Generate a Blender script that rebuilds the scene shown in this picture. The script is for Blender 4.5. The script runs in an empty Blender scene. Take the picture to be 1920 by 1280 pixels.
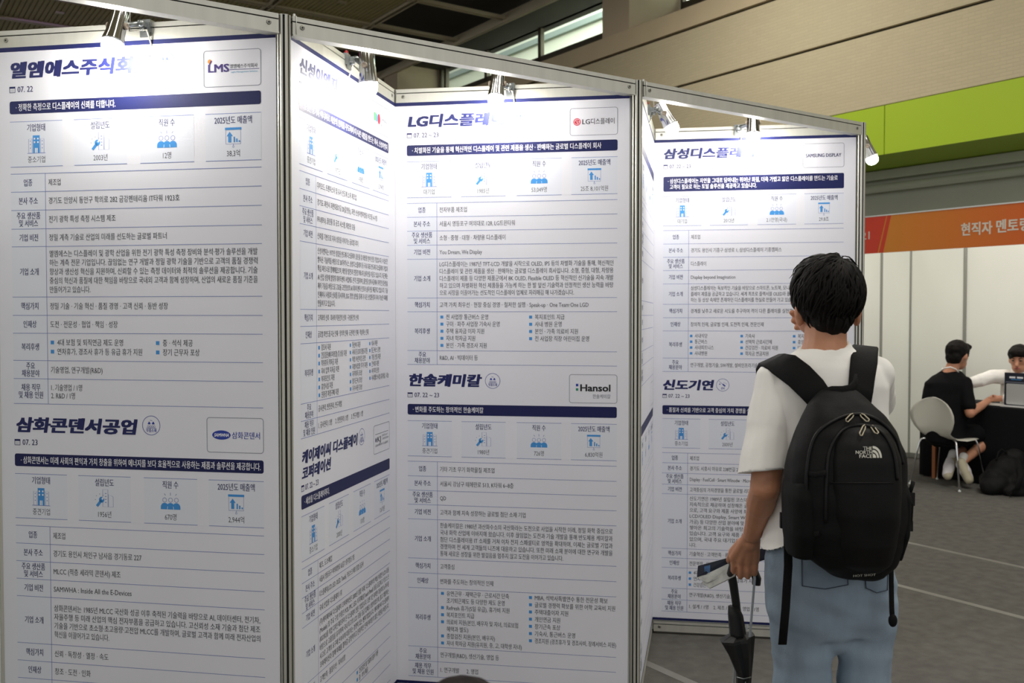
import bpy, bmesh, math, random
from mathutils import Vector, Matrix, Euler, noise as mnoise
random.seed(7)
S = bpy.context.scene
C = S.collection

# ------------------------------------------------------------------ camera, light, exposure
PITCH = 0.02767; CAMH = 1.5845; FPX = 1783.2
cam_d = bpy.data.cameras.new('camera'); cam = bpy.data.objects.new('camera', cam_d); C.objects.link(cam)
cam.location = (0, 0, CAMH); cam.rotation_euler = (math.pi/2 - PITCH, 0, 0)
cam_d.sensor_width = 36; cam_d.lens = FPX/1920*36
cam_d.dof.use_dof = True; cam_d.dof.focus_distance = 3.1; cam_d.dof.aperture_fstop = 5.6
cam_d.clip_start = 0.05; cam_d.clip_end = 200
S.camera = cam
S.view_settings.view_transform = 'Standard'; S.view_settings.look = 'None'
S.view_settings.gamma = 1; S.view_settings.use_curve_mapping = False
S.view_settings.exposure = 0.0
try:
    S.cycles.use_denoising = True
    S.cycles.max_bounces = 6; S.cycles.diffuse_bounces = 3; S.cycles.glossy_bounces = 3
    S.cycles.transmission_bounces = 4; S.cycles.transparent_max_bounces = 6
    S.cycles.caustics_reflective = False; S.cycles.caustics_refractive = False
    S.cycles.sample_clamp_indirect = 4.0
except Exception: pass
world = bpy.data.worlds.new('world'); S.world = world; world.use_nodes = True
wb = world.node_tree.nodes['Background']; wb.inputs[0].default_value = (1.0, 0.98, 0.96, 1); wb.inputs[1].default_value = 0.70
ADIR = Vector((0.825, 0.565, 0)).normalized(); BDIR = Vector((-ADIR.y, ADIR.x, 0))
AB = math.atan2(ADIR.y, ADIR.x)                       # the hall's own axes: a runs to its side wall, b along that wall
def ab(a, b, z=0): return ADIR*a + BDIR*b + Vector((0, 0, z))
def area(name, loc, size, power, col=(1, .96, .88), rot=(0, 0, 0), sizey=None):
    l = bpy.data.lights.new(name, 'AREA'); l.energy = power; l.color = col; l.size = size
    if sizey: l.shape = 'RECTANGLE'; l.size_y = sizey
    o = bpy.data.objects.new(name, l); C.objects.link(o); o.location = loc; o.rotation_euler = rot; return o
# ceiling luminaires of the hall (all above the frame or behind the camera)
area('hall_ceiling_light', ab(1.0, -1.5, 8.0), 3.0, 170, rot=(0, 0, AB))
area('hall_ceiling_light', ab(6.0, 1.5, 8.0), 3.0, 270, rot=(0, 0, AB))
area('hall_ceiling_light', ab(8.6, 9.5, 8.0), 2.4, 230, rot=(0, 0, AB))
area('hall_ceiling_light', ab(-4.0, 4.0, 8.0), 3.0, 90, rot=(0, 0, AB))
area('booth_spotlight', ab(8.2, 4.6, 2.9), 2.4, 19, rot=((ab(9.6, 4.9, 1.6) - ab(8.2, 4.6, 2.9)).to_track_quat('-Z', 'Y').to_euler()), sizey=.3)
pl = bpy.data.lights.new('purple_stage_light', 'SPOT'); pl.energy = 600; pl.color = (.42, .16, 1.0); pl.spot_size = 1.0; pl.spot_blend = .8; pl.shadow_soft_size = .2
po = bpy.data.objects.new('purple_stage_light', pl); C.objects.link(po); po.location = ab(-1.5, 15.5, 7.75)
po.rotation_euler = (ab(3.2, 23, 8.15) - po.location).to_track_quat('-Z', 'Y').to_euler()
area('daylight_on_facade', ab(14.4, 14, 14), 6.0, 9500, col=(.97, 1, .95), rot=((ab(17, 15, 8) - ab(14.4, 14, 14)).to_track_quat('-Z', 'Y').to_euler()), sizey=14)
LAMPW = 310.0                                           # strength of the clip-on lamp bulbs

# ------------------------------------------------------------------ materials
def lin(c):
    return tuple((x/255/12.92) if x/255 <= .04045 else ((x/255+.055)/1.055)**2.4 for x in c) + (1,)
MC = {}
def mat(name, rgb, rough=.5, metal=0.0, spec=.5, var=None, bump=None, emit=None, sss=0, stretch=None, coat=0, sheen=0):
    """principled material; var=(scale, amount, detail) mottles its colour, bump=(scale, strength, detail) its surface"""
    if name in MC: return MC[name]
    m = bpy.data.materials.new(name); m.use_nodes = True; nt = m.node_tree; b = nt.nodes['Principled BSDF']
    col = lin(rgb); b.inputs['Base Color'].default_value = col; m.diffuse_color = col
    b.inputs['Roughness'].default_value = rough; b.inputs['Metallic'].default_value = metal
    b.inputs['Specular IOR Level'].default_value = spec
    if sss: b.inputs['Subsurface Weight'].default_value = sss; b.inputs['Subsurface Radius'].default_value = (.012, .005, .003); b.inputs['Subsurface Scale'].default_value = 1.0
    if coat: b.inputs['Coat Weight'].default_value = coat; b.inputs['Coat Roughness'].default_value = .12
    if sheen: b.inputs['Sheen Weight'].default_value = sheen
    if emit: b.inputs['Emission Color'].default_value = lin(emit[0]); b.inputs['Emission Strength'].default_value = emit[1]
    if var or bump:
        tc = nt.nodes.new('ShaderNodeTexCoord'); vec = tc.outputs['Object']
        if stretch:
            mp = nt.nodes.new('ShaderNodeMapping'); mp.inputs['Scale'].default_value = stretch
            nt.links.new(vec, mp.inputs[0]); vec = mp.outputs[0]
    if var:
        n = nt.nodes.new('ShaderNodeTexNoise'); n.inputs['Scale'].default_value = var[0]; n.inputs['Detail'].default_value = var[2] if len(var) > 2 else 4
        nt.links.new(vec, n.inputs['Vector'])
        r = nt.nodes.new('ShaderNodeValToRGB'); a = var[1]
        r.color_ramp.elements[0].position = .3; r.color_ramp.elements[1].position = .7
        r.color_ramp.elements[0].color = tuple(max(0, c*(1-a)) for c in col[:3]) + (1,)
        r.color_ramp.elements[1].color = tuple(min(1, c*(1+a)) for c in col[:3]) + (1,)
        nt.links.new(n.outputs['Fac'], r.inputs[0]); nt.links.new(r.outputs[0], b.inputs['Base Color'])
    if bump:
        n2 = nt.nodes.new('ShaderNodeTexNoise'); n2.inputs['Scale'].default_value = bump[0]; n2.inputs['Detail'].default_value = bump[2] if len(bump) > 2 else 4
        nt.links.new(vec, n2.inputs['Vector'])
        bp = nt.nodes.new('ShaderNodeBump'); bp.inputs['Strength'].default_value = bump[1]; bp.inputs['Distance'].default_value = .003
        nt.links.new(n2.outputs['Fac'], bp.inputs['Height']); nt.links.new(bp.outputs[0], b.inputs['Normal'])
    MC[name] = m; return m
ALU = lambda: mat('satin_aluminium', (205, 205, 195), .42, .55, .5, var=(30, .05), stretch=(1, 1, .05))
WHITEP = lambda: mat('white_laminate', (226, 228, 224), .45, var=(3, .02))
PAPER = lambda: mat('poster_paper', (229, 230, 238), .5, spec=.35, var=(2.5, .02))
NAVY = lambda: mat('navy_ink', (24, 30, 80), .55, spec=.3)
TITLE = lambda: mat('title_ink', (30, 36, 92), .55, spec=.35)
LABELI = lambda: mat('label_ink', (52, 56, 104), .5, spec=.4)
TEXTI = lambda: mat('text_ink', (66, 68, 78), .5, spec=.4)
LINEI = lambda: mat('rule_ink', (112, 128, 190), .5, spec=.4)
BLUEI = lambda: mat('icon_blue', (66, 146, 216), .5, spec=.4)
TINT = lambda: mat('pale_blue_tint', (225, 229, 239), .5, spec=.35)
WHITEI = lambda: mat('white_ink', (238, 239, 244), .5, spec=.35)
GREYI = lambda: mat('frame_grey_ink', (128, 132, 146), .5, spec=.35)
CHROME = lambda: mat('chrome', (235, 236, 240), .13, 1.0)
STEEL = lambda: mat('zinc_steel', (170, 175, 175), .32, .9, var=(60, .12))
BULB = lambda: mat('lit_led_bulb', (255, 255, 255), .4, emit=((255, 250, 243), LAMPW))
BLACKH = lambda: mat('dark_hole', (22, 22, 22), .7)
def colmat(name, rgb, **k): return mat(name, rgb, **k)

# ------------------------------------------------------------------ mesh builder
class MB:
    def __init__(s): s.v = []; s.f = []; s.mi = []; s.sm = []; s.mats = []
    def m(s, material):
        if material not in s.mats: s.mats.append(material)
        return s.mats.index(material)
    def add(s, vs, fs, material, smooth=False):
        o = len(s.v); k = s.m(material); s.v += [tuple(p) for p in vs]
        for f in fs: s.f.append(tuple(i+o for i in f)); s.mi.append(k); s.sm.append(smooth)
    def box(s, a, b, material, M=None):
        x0, y0, z0 = a; x1, y1, z1 = b
        vs = [(x0,y0,z0),(x1,y0,z0),(x1,y1,z0),(x0,y1,z0),(x0,y0,z1),(x1,y0,z1),(x1,y1,z1),(x0,y1,z1)]
        if M is not None: vs = [M @ Vector(p) for p in vs]
        s.add(vs, [(0,3,2,1),(4,5,6,7),(0,1,5,4),(1,2,6,5),(2,3,7,6),(3,0,4,7)], material)
    def prism(s, pts, z0, z1, material, M=None, smooth=False):
        n = len(pts); vs = [(x, y, z0) for x, y in pts] + [(x, y, z1) for x, y in pts]
        if M is not None: vs = [M @ Vector(p) for p in vs]
        s.add(vs, [(i, (i+1) % n, n+(i+1) % n, n+i) for i in range(n)], material, smooth)
        s.add(vs, [tuple(range(n-1, -1, -1)), tuple(range(n, 2*n))], material)
    def loft(s, rings, material, smooth=True, cap=True):
        n = len(rings[0]); vs = [p for r in rings for p in r]; fs = []
        for i in range(len(rings)-1):
            for j in range(n): fs.append((i*n+j, i*n+(j+1) % n, (i+1)*n+(j+1) % n, (i+1)*n+j))
        if cap: fs.append(tuple(range(n-1, -1, -1))); fs.append(tuple(range((len(rings)-1)*n, len(rings)*n)))
        s.add(vs, fs, material, smooth)
    def tube(s, pts, r, material, n=8, smooth=True):
        pts = [Vector(p) for p in pts]; rs = r if isinstance(r, (list, tuple)) else [r]*len(pts)
        rings = []; prev = None
        for i, p in enumerate(pts):
            t = (pts[min(i+1, len(pts)-1)] - pts[max(i-1, 0)]).normalized()
            if prev is None: u = t.orthogonal().normalized()
            else: u = (prev - t*prev.dot(t)); u = u.normalized() if u.length > 1e-6 else t.orthogonal().normalized()
            prev = u; w = t.cross(u)
            rings.append([p + (u*math.cos(2*math.pi*k/n) + w*math.sin(2*math.pi*k/n))*rs[i] for k in range(n)])
        s.loft(rings, material, smooth)
    def lathe(s, prof, material, n=24, M=None, smooth=True, flute=0, nf=0):
        rings = []
        for r, z in prof:
            ring = []
            for k in range(n):
                a = 2*math.pi*k/n; rr = r*(1 + flute*math.cos(nf*a)) if nf else r
                p = Vector((rr*math.cos(a), rr*math.sin(a), z)); ring.append(M @ p if M is not None else p)
            rings.append(ring)
        s.loft(rings, material, smooth)
    def ball(s, c, r, material, n=16, m=10, M=None):
        rx, ry, rz = r if isinstance(r, (list, tuple)) else (r, r, r); rings = []
        for i in range(m+1):
            t = -math.pi/2 + math.pi*i/m; cr = max(math.cos(t), .02)
            ring = [Vector((rx*cr*math.cos(2*math.pi*k/n), ry*cr*math.sin(2*math.pi*k/n), rz*math.sin(t))) for k in range(n)]
            if M is not None: ring = [M @ p for p in ring]
            rings.append([p + Vector(c) for p in ring])
        s.loft(rings, material, True)
    def strap(s, path, w, th, material):
        """flat band along path of (point, width vector direction); w width, th thickness"""
        rings = []
        for i, (p, wd) in enumerate(path):
            p = Vector(p); t = (Vector(path[min(i+1, len(path)-1)][0]) - Vector(path[max(i-1, 0)][0])).normalized()
            wd = Vector(wd); wd = (wd - t*wd.dot(t)).normalized(); nn = t.cross(wd)
            ww = w[i] if isinstance(w, (list, tuple)) else w
            e = th*.3
            rings.append([p + wd*(ww/2) + nn*(th/2-e), p + wd*(ww/2-e) + nn*th/2, p - wd*(ww/2-e) + nn*th/2, p - wd*(ww/2) + nn*(th/2-e),
                          p - wd*(ww/2) - nn*(th/2-e), p - wd*(ww/2-e) - nn*th/2, p + wd*(ww/2-e) - nn*th/2, p + wd*(ww/2) - nn*(th/2-e)])
        s.loft(rings, material, True)
    def build(s, name, parent=None, loc=None, rot=None, fix=True):
        me = bpy.data.meshes.new(name); me.from_pydata(s.v, [], s.f)
        for m in s.mats: me.materials.append(m)
        me.polygons.foreach_set('material_index', s.mi); me.polygons.foreach_set('use_smooth', s.sm)
        if fix:
            bm = bmesh.new(); bm.from_mesh(me); bmesh.ops.recalc_face_normals(bm, faces=bm.faces); bm.to_mesh(me); bm.free()
        me.update()
        o = bpy.data.objects.new(name, me); C.objects.link(o)
        if parent: o.parent = parent
        if loc is not None: o.location = loc
        if rot is not None: o.rotation_euler = rot
        return o
def tag(o, label=None, cat=None, group=None, kind=None):
    if label: o['label'] = label
    if cat: o['category'] = cat
    if group: o['group'] = group
    if kind: o['kind'] = kind
    return o
def empty(name, loc=(0, 0, 0), rotz=0.0, label=None, cat=None, group=None):
    o = bpy.data.objects.new(name, None); C.objects.link(o); o.location = loc; o.rotation_euler = (0, 0, rotz)
    o.empty_display_size = .1
    return tag(o, label, cat, group)
def copy_thing(root, loc, rotz, label=None, group=None):
    r = root.copy(); C.objects.link(r); r.location = loc; r.rotation_euler = (0, 0, rotz)
    if label: r['label'] = label
    if group: r['group'] = group
    for ch in root.children:
        c = ch.copy(); C.objects.link(c); c.parent = r
        for g in ch.children:
            d = g.copy(); C.objects.link(d); d.parent = c
    return r
def at(x, y, Y):
    """point of the place seen at photo pixel (x, y), at distance Y into the hall"""
    u = (x-960)/FPX; v = (y-640)/FPX; c, s_ = math.cos(PITCH), math.sin(PITCH)
    d = Vector((u, c - s_*v, -s_ - c*v)); k = Y/d.y
    return Vector((d.x*k, Y, CAMH + d.z*k))

# ------------------------------------------------------------------ lettering
GL = {}
def glyphs(text, bold=0.0, res=2):
    k = (text, bold, res)
    if k not in GL:
        c = bpy.data.curves.new('lettering', 'FONT'); c.body = text; c.size = 1; c.resolution_u = res; c.offset = bold
        o = bpy.data.objects.new('lettering', c); m = bpy.data.meshes.new_from_object(o)
        vs = [(v.co.x, v.co.y) for v in m.vertices]; fs = [tuple(p.vertices) for p in m.polygons]
        bpy.data.objects.remove(o); bpy.data.curves.remove(c); bpy.data.meshes.remove(m)
        x0 = min(v[0] for v in vs); x1 = max(v[0] for v in vs)
        GL[k] = (vs, fs, x0, x1)
    return GL[k]
def write(mb, text, x, z, em, material, d=.0012, align='L', fit=None, xs=.74, bold=0.0, shear=0.0, res=2, zs=1.0):
    """letters text with its left end (or centre / right end) at x, baseline z, lying d in front of the sheet"""
    if not text.strip(): return 0
    vs, fs, x0, x1 = glyphs(text, 0, res); b = bold
    kx = em*xs if fit is None else fit/(x1-x0+2*b)
    w = (x1-x0+2*b)*kx; ox = x - (0 if align == 'L' else w/2 if align == 'C' else w)
    sh = [(0, 0)] if b == 0 else [(-b, 0), (b, 0)] if b < .012 else [(-b, 0), (0, .3*b), (b, 0)] if b < .03 else [(b*i, b*.62*j) for i in (-1, -.33, .33, 1) for j in (-1, 1)]   # heavier weights are struck several times, a hair apart
    for i, (dx, dz) in enumerate(sh):
        mb.add([(ox + (vx-x0+b+dx)*kx + shear*vy*em, -d-i*.00002, z + (vy+dz)*em*zs) for vx, vy in vs], fs, material)
    return w
def rect(mb, x0, z0, x1, z1, material, d=.0008):
    mb.add([(x0, -d, z0), (x1, -d, z0), (x1, -d, z1), (x0, -d, z1)], [(0, 1, 2, 3)], material)
def poly(mb, pts, material, d=.001):
    mb.add([(x, -d, z) for x, z in pts], [tuple(range(len(pts)))], material)
def rrect_pts(x0, z0, x1, z1, r, n=5):
    out = []
    for cx, cz, a0 in ((x1-r, z1-r, 0), (x0+r, z1-r, 90), (x0+r, z0+r, 180), (x1-r, z0+r, 270)):
        for k in range(n+1):
            a = math.radians(a0 + 90*k/n); out.append((cx+r*math.cos(a), cz+r*math.sin(a)))
    return out
def outline(mb, pts, w, material, d=.001):
    n = len(pts); cx = sum(p[0] for p in pts)/n; cz = sum(p[1] for p in pts)/n
    inn = []
    for i, (x, z) in enumerate(pts):
        ax, az = pts[i-1]; bx, bz = pts[(i+1) % n]; tx, tz = bx-ax, bz-az; l = math.hypot(tx, tz) or 1
        nx, nz = -tz/l, tx/l
        if nx*(cx-x) + nz*(cz-z) < 0: nx, nz = -nx, -nz
        inn.append((x+nx*w, z+nz*w))
    mb.add([(x, -d, z) for x, z in pts+inn], [(i, (i+1) % n, n+(i+1) % n, n+i) for i in range(n)], material)
def circ(cx, cz, r, n=24, rz=None): return [(cx+r*math.cos(2*math.pi*k/n), cz+(rz or r)*math.sin(2*math.pi*k/n)) for k in range(n)]
def bar(mb, x0, z0, x1, z1, w, material, d=.001):
    tx, tz = x1-x0, z1-z0; l = math.hypot(tx, tz) or 1; nx, nz = -tz/l*w/2, tx/l*w/2
    poly(mb, [(x0-nx, z0-nz), (x1-nx, z1-nz), (x1+nx, z1+nz), (x0+nx, z0+nz)], material, d)

# ------------------------------------------------------------------ the hall
def struct(mb, name, label, cat='wall', **k):
    o = mb.build(name, **k); return tag(o, label, cat, kind='structure')
MAB = Matrix.Rotation(AB, 4, 'Z')
HR = (0, 0, AB)                                        # meshes below are written in (a, b, z)
carpet = mat('grey_carpet', (96, 94, 90), .95, spec=.1, var=(14, .16, 8), bump=(220, .5, 3))
mb = MB(); mb.add([(-30, -12, 0), (13.5, -12, 0), (13.5, 45, 0), (-30, 45, 0)], [(0, 1, 2, 3)], carpet)
struct(mb, 'floor', 'grey needle-felt carpet laid over the hall floor', 'floor', rot=HR)
tape = mat('clear_carpet_tape', (120, 118, 112), .35, spec=.5, var=(6, .12))
for i, (a, b0, b1) in enumerate([(6.0, .6, 6.0), (5.0, -.6, 4.6), (2.93, -1, 3.25)]):
    mb = MB(); mb.box((a-.024, b0, 0), (a+.024, b1, .0012), tape)
    lab = ['thin tape strip on the carpet close to the consultation booth', 'tape strip on the carpet passing behind the man with the backpack',
           'tape strip on the carpet at the foot of the narrow edge-on panel'][i]
    struct(mb, 'trim_%d' % (i+1), lab, 'floor tape', rot=HR)

# ceiling: dark ribbed tiles between twin rails
tile = mat('dark_ceiling_tile', (196, 184, 138), .8, spec=.2, var=(1.2, .08))
rail = mat('ceiling_rail', (200, 188, 160), .55, .2)
slot = mat('ceiling_slot', (40, 34, 26), .8)
avals = [2.5 - 2.4*5 + 2.4*k for k in range(9)]        # rails along b
bvals = [13.6 + 2.07*k for k in range(-9, 13)]         # rails along a
mb = MB(); ZC = 8.2
mb.add([(-9.6, -6, ZC+.12), (12, -6, ZC+.12), (12, 44, ZC+.12), (-9.6, 44, ZC+.12)], [(0, 1, 2, 3)], slot)
for i in range(len(avals)-1):
    for j in range(len(bvals)-1):
        a0, a1, b0, b1 = avals[i]+.09, avals[i+1]-.09, bvals[j]+.09, bvals[j+1]-.09
        if b0 < 9: mb.box((a0, b0, ZC), (a1, b1, ZC+.02), tile)
        else:
            n = 22; w = (a1-a0)/n                       # ribs of a tile, all part of the ceiling
            for k in range(n): mb.box((a0+k*w+.012, b0, ZC), (a0+(k+1)*w-.012, b1, ZC+.03), tile)
            mb.box((a0, b0, ZC+.03), (a1, b1, ZC+.04), tile)
        mb.box(((a0+a1)/2-.09, (b0+b1)/2-.06, ZC-.015), ((a0+a1)/2+.09, (b0+b1)/2+.06, ZC), rail)
for a in avals:
    for d in (-.075, .045): mb.box((a+d, 4, ZC-.05), (a+d+.03, 44, ZC+.03), rail)
for b in bvals:
    for d in (-.075, .045): mb.box((-9.6, b+d, ZC-.045), (12, b+d+.03, ZC+.03), rail)
mb.box((11.93, -8, ZC-.1), (12.02, 44, ZC+.1), rail)
struct(mb, 'ceiling', 'dark ribbed ceiling tiles between twin metal rails', 'ceiling', rot=HR)

# side wall: ribbed beige cladding above a lime green bulkhead, grey wall below it
def brickmat(name, rgb, k=.82):
    m = bpy.data.materials.new(name); m.use_nodes = True; nt = m.node_tree; b = nt.nodes['Principled BSDF']
    tc = nt.nodes.new('ShaderNodeTexCoord'); sx = nt.nodes.new('ShaderNodeSeparateXYZ'); cx = nt.nodes.new('ShaderNodeCombineXYZ')
    nt.links.new(tc.outputs['Object'], sx.inputs[0]); nt.links.new(sx.outputs[1], cx.inputs[0]); nt.links.new(sx.outputs[2], cx.inputs[1])
    br = nt.nodes.new('ShaderNodeTexBrick'); br.inputs['Scale'].default_value = 1; br.inputs['Brick Width'].default_value = .17; br.inputs['Row Height'].default_value = .048
    br.inputs['Mortar Size'].default_value = .007; br.inputs['Mortar Smooth'].default_value = .6
    c = lin(rgb); br.inputs['Color1'].default_value = c; br.inputs['Color2'].default_value = tuple(x*.95 for x in c[:3])+(1,)
    br.inputs['Mortar'].default_value = tuple(x*k for x in c[:3])+(1,)
    nt.links.new(cx.outputs[0], br.inputs['Vector']); nt.links.new(br.outputs['Color'], b.inputs['Base Color'])
    bp = nt.nodes.new('ShaderNodeBump'); bp.inputs['Strength'].default_value = .3; bp.inputs['Distance'].default_value = .006; bp.invert = True
    nt.links.new(br.outputs['Fac'], bp.inputs['Height']); nt.links.new(bp.outputs[0], b.inputs['Normal'])
    b.inputs['Roughness'].default_value = .75; b.inputs['Specular IOR Level'].default_value = .25
    return m
beige = brickmat('beige_ribbed_cladding', (206, 193, 160), .91)
smooth_beige = mat('plain_beige_panel', (204, 186, 152), .6, var=(1.5, .04))
lime = mat('lime_green_paint', (176, 205, 50), .5, spec=.35)
joint = mat('dark_joint', (40, 36, 28), .8)
greyw = mat('grey_painted_wall', (186, 190, 172), .6, var=(1.2, .03))
mb = MB()
for z0, z1 in ((4.56, 5.60), (5.645, 6.55)): mb.box((12, -6, z0), (12.2, 40, z1), beige)
mb.box((12.06, -6, 4.5), (12.25, 40, 6.95), joint)
mb.box((11.98, -6, 6.595), (12.25, 40, 6.95), smooth_beige)
mb.box((12.25, -6, 6.87), (13.4, 40, 6.95), smooth_beige)
struct(mb, 'wall_right', 'beige ribbed wall with dark horizontal joints above the green bulkhead', 'wall', rot=HR)
mb = MB()
for b0, b1 in ((-6, 2.23), (2.245, 4.22), (4.235, 6.205), (6.22, 8.185), (8.2, 10.18), (10.195, 40)): mb.box((12.0, b0, 3.86), (12.06, b1, 4.55), lime)
mb.box((12.03, -6, 3.875), (13.5, 40, 4.5), lime)
struct(mb, 'trim_4', 'lime green bulkhead band along the wall', 'wall band', rot=HR)
mb = MB(); mb.box((13.5, -6, 0), (13.7, 40, 4.5), greyw); mb.box((13.3, -6, 3.72), (13.5, 40, 3.86), greyw)
for b in (6.1, 10.5): mb.box((13.495, b, 0), (13.5, b+.012, 3.7), joint)
struct(mb, 'wall_lower', 'grey lower wall under the green bulkhead', 'wall', rot=HR)
mb = MB(); mb.tube([(13.33, -6, 3.6), (13.33, 5.95, 3.6)], .055, greyw, 12); mb.tube([(13.33, 5.95, 3.585), (13.33, 40, 3.585)], .065, greyw, 12)
pipe = mb.build('wall_pipe', rot=HR); tag(pipe, 'long grey pipe running along the wall under the green bulkhead', 'pipe')
mb = MB(); mb.box((13.3, 5.86, 3.2), (13.34, 5.94, 3.58), greyw); mb.box((13.34, 5.88, 3.2), (13.5, 5.92, 3.26), greyw); mb.build('bracket', pipe)

# clerestory: columns, window frames and panes, facade outside
colm = mat('column_paint', (196, 178, 150), .6, var=(1.2, .03))
framem = mat('bronze_window_frame', (84, 76, 66), .45, .4)
for i, b in enumerate((-4.3, 4.7, 13.63, 22.97, 31.6)):
    mb = MB(); mb.box((12.0, b, 6.95), (13.5, b+.78, 8.5), colm)
    struct(mb, 'trim_%d' % (i+5), ['beige column', 'beige column over the lamp-lit posters', 'beige wall column between the clerestory windows near the ceiling edge', 'distant beige column seen above the inner panel corner', 'farthest beige column'][i], 'column', rot=HR)
mb = MB(); mb.box((12.0, -8, 8.34), (13.6, 44, 8.4), slot); mb.box((13.28, -6, 6.95), (13.5, 40, 7.5), mat('dull_bronze', (92, 84, 76), .6))  # second box: evenly bronze-coloured strip below the window frames
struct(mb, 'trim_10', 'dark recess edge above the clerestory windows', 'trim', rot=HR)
gm = bpy.data.materials.new('window_glass'); gm.use_nodes = True; nt = gm.node_tree; nt.nodes.clear()
o_ = nt.nodes.new('ShaderNodeOutputMaterial'); mx = nt.nodes.new('ShaderNodeMixShader'); tr = nt.nodes.new('ShaderNodeBsdfTransparent'); gl = nt.nodes.new('ShaderNodeBsdfGlossy')
tr.inputs[0].default_value = (.93, .96, .93, 1); gl.inputs['Roughness'].default_value = .03; mx.inputs[0].default_value = .07
nt.links.new(tr.outputs[0], mx.inputs[1]); nt.links.new(gl.outputs[0], mx.inputs[2]); nt.links.new(mx.outputs[0], o_.inputs[0])
wins = [(5.5, 13.6, 4), (14.42, 22.95, 4), (23.75, 31.5, 4)]
for i, (b0, b1, n) in enumerate(wins):
    r = empty('window_%d' % (i+1), ab(13.3, b0, 7.50), AB, ['clerestory window next to the green end of the wall', 'clerestory window between the two beige columns', 'distant clerestory window beyond the far column'][i], 'window'); r['kind'] = 'structure'
    mb = MB(); L = b1-b0
    mb.box((0, 0, 0), (.1, L, .17), framem); mb.box((0, 0, .84), (.1, L, 1.0), framem)
    cuts = [0, 3.86, 6.2, 8.25, L] if i else [0, 2.0, 4.1, 6.1, L]
    for c in cuts: mb.box((0, max(0, c-.06), 0), (.1, min(L, c+.06), 1), framem)
    mb.build('window_frame', r)
    for k in range(len(cuts)-1):
        mb = MB(); mb.box((.045, cuts[k]+.05, .16), (.055, cuts[k+1]-.05, .87), gm); mb.build('pane', r)
fac = mat('pale_facade', (226, 230, 214), .7); facb = mat('bluegrey_facade', (150, 164, 160), .6)
mb = MB(); mb.box((17, -4, 3), (17.3, 42, 14), fac)
for z in (8.3, 9.75, 11.2): mb.box((16.9, -4, z), (17, 42, z+.16), facb); mb.box((16.95, -4, z+.55), (17, 42, z+.85), facb)
struct(mb, 'wall_outside', 'pale facade across the street seen through the clerestory windows', 'facade', rot=HR)

# ------------------------------------------------------------------ exhibition partitions
PP = [Vector(p) for p in ((-1.6753, 3.1121), (-.6984, 2.9366), (-.4879, 3.9041), (.4884, 3.7478), (.6871, 4.7178), (1.6648, 4.5612))]
eB = (PP[2]-PP[1]).normalized(); PZ = PP[0] - eB*.99; PE = PP[5] + (PP[4]-PP[3]).normalized()*.99
alu = ALU(); white = WHITEP(); hole = BLACKH(); tie = mat('white_cable_tie', (235, 235, 230), .4)
bolt_m = mat('zinc_bolt', (150, 150, 140), .35, .8)

def post_section():
    pts = []; R = .0205; sw = .0034; sd = .0055
    for k in range(8):
        a = math.pi/4*k; n = Vector((math.cos(a), math.sin(a))); t = Vector((-n.y, n.x)); hf = R*math.tan(math.pi/8)*.92
        for x, y in ((R, -hf), (R, -sw), (R-sd, -sw), (R-sd, sw), (R, sw), (R, hf)): p = n*x + t*y; pts.append((p.x, p.y))
    return pts
PSEC = post_section()
def cap_prism(mb, z0, z1):                              # the slotted section is concave: cap it with a smaller disc
    n = len(PSEC); vs = [(x, y, z0) for x, y in PSEC] + [(x, y, z1) for x, y in PSEC]
    mb.add(vs, [(i, (i+1) % n, n+(i+1) % n, n+i) for i in range(n)], alu)
    mb.prism(circ(0, 0, .0158, 16), z0, z1, hole)
    for z in (z0+.0005, z1-.0005): mb.prism(circ(0, 0, .0195, 16), z-.0005, z+.0005, alu)
mb = MB(); cap_prism(mb, .02, 2.5); mb.prism(circ(0, 0, .022, 16), 0, .02, hole)
post0 = mb.build('aluminium_post', loc=(PP[1].x, PP[1].y, 0), rot=(0, 0, math.radians(12)), fix=True)
tag(post0, 'grooved aluminium post between the leftmost wide poster and the steep side poster', 'post', 'partition posts')
for k, p, lab in ((0, PP[0], 'grooved aluminium post at the very left edge, left of the leftmost wide poster'), (2, PP[2], 'grooved post in the inner corner between the steep side poster and the middle wide poster'),
                  (3, PP[3], 'grooved aluminium post between the middle wide poster and the narrow edge-on panel'), (4, PP[4], 'grooved post in the inner corner beside the wide poster the standing man reads'),
                  (5, PP[5], 'grooved aluminium post at the free end of the row, behind the standing man'), (6, PZ, 'grooved aluminium post carrying the near end of the leftmost crossbeam'), (7, PE, 'grooved post at the hidden back end of the last partition')):
    c = post0.copy(); C.objects.link(c); c.location = (p.x, p.y, 0); c.rotation_euler = (0, 0, math.radians(12 if k % 2 else 35)); c['label'] = lab

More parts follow.
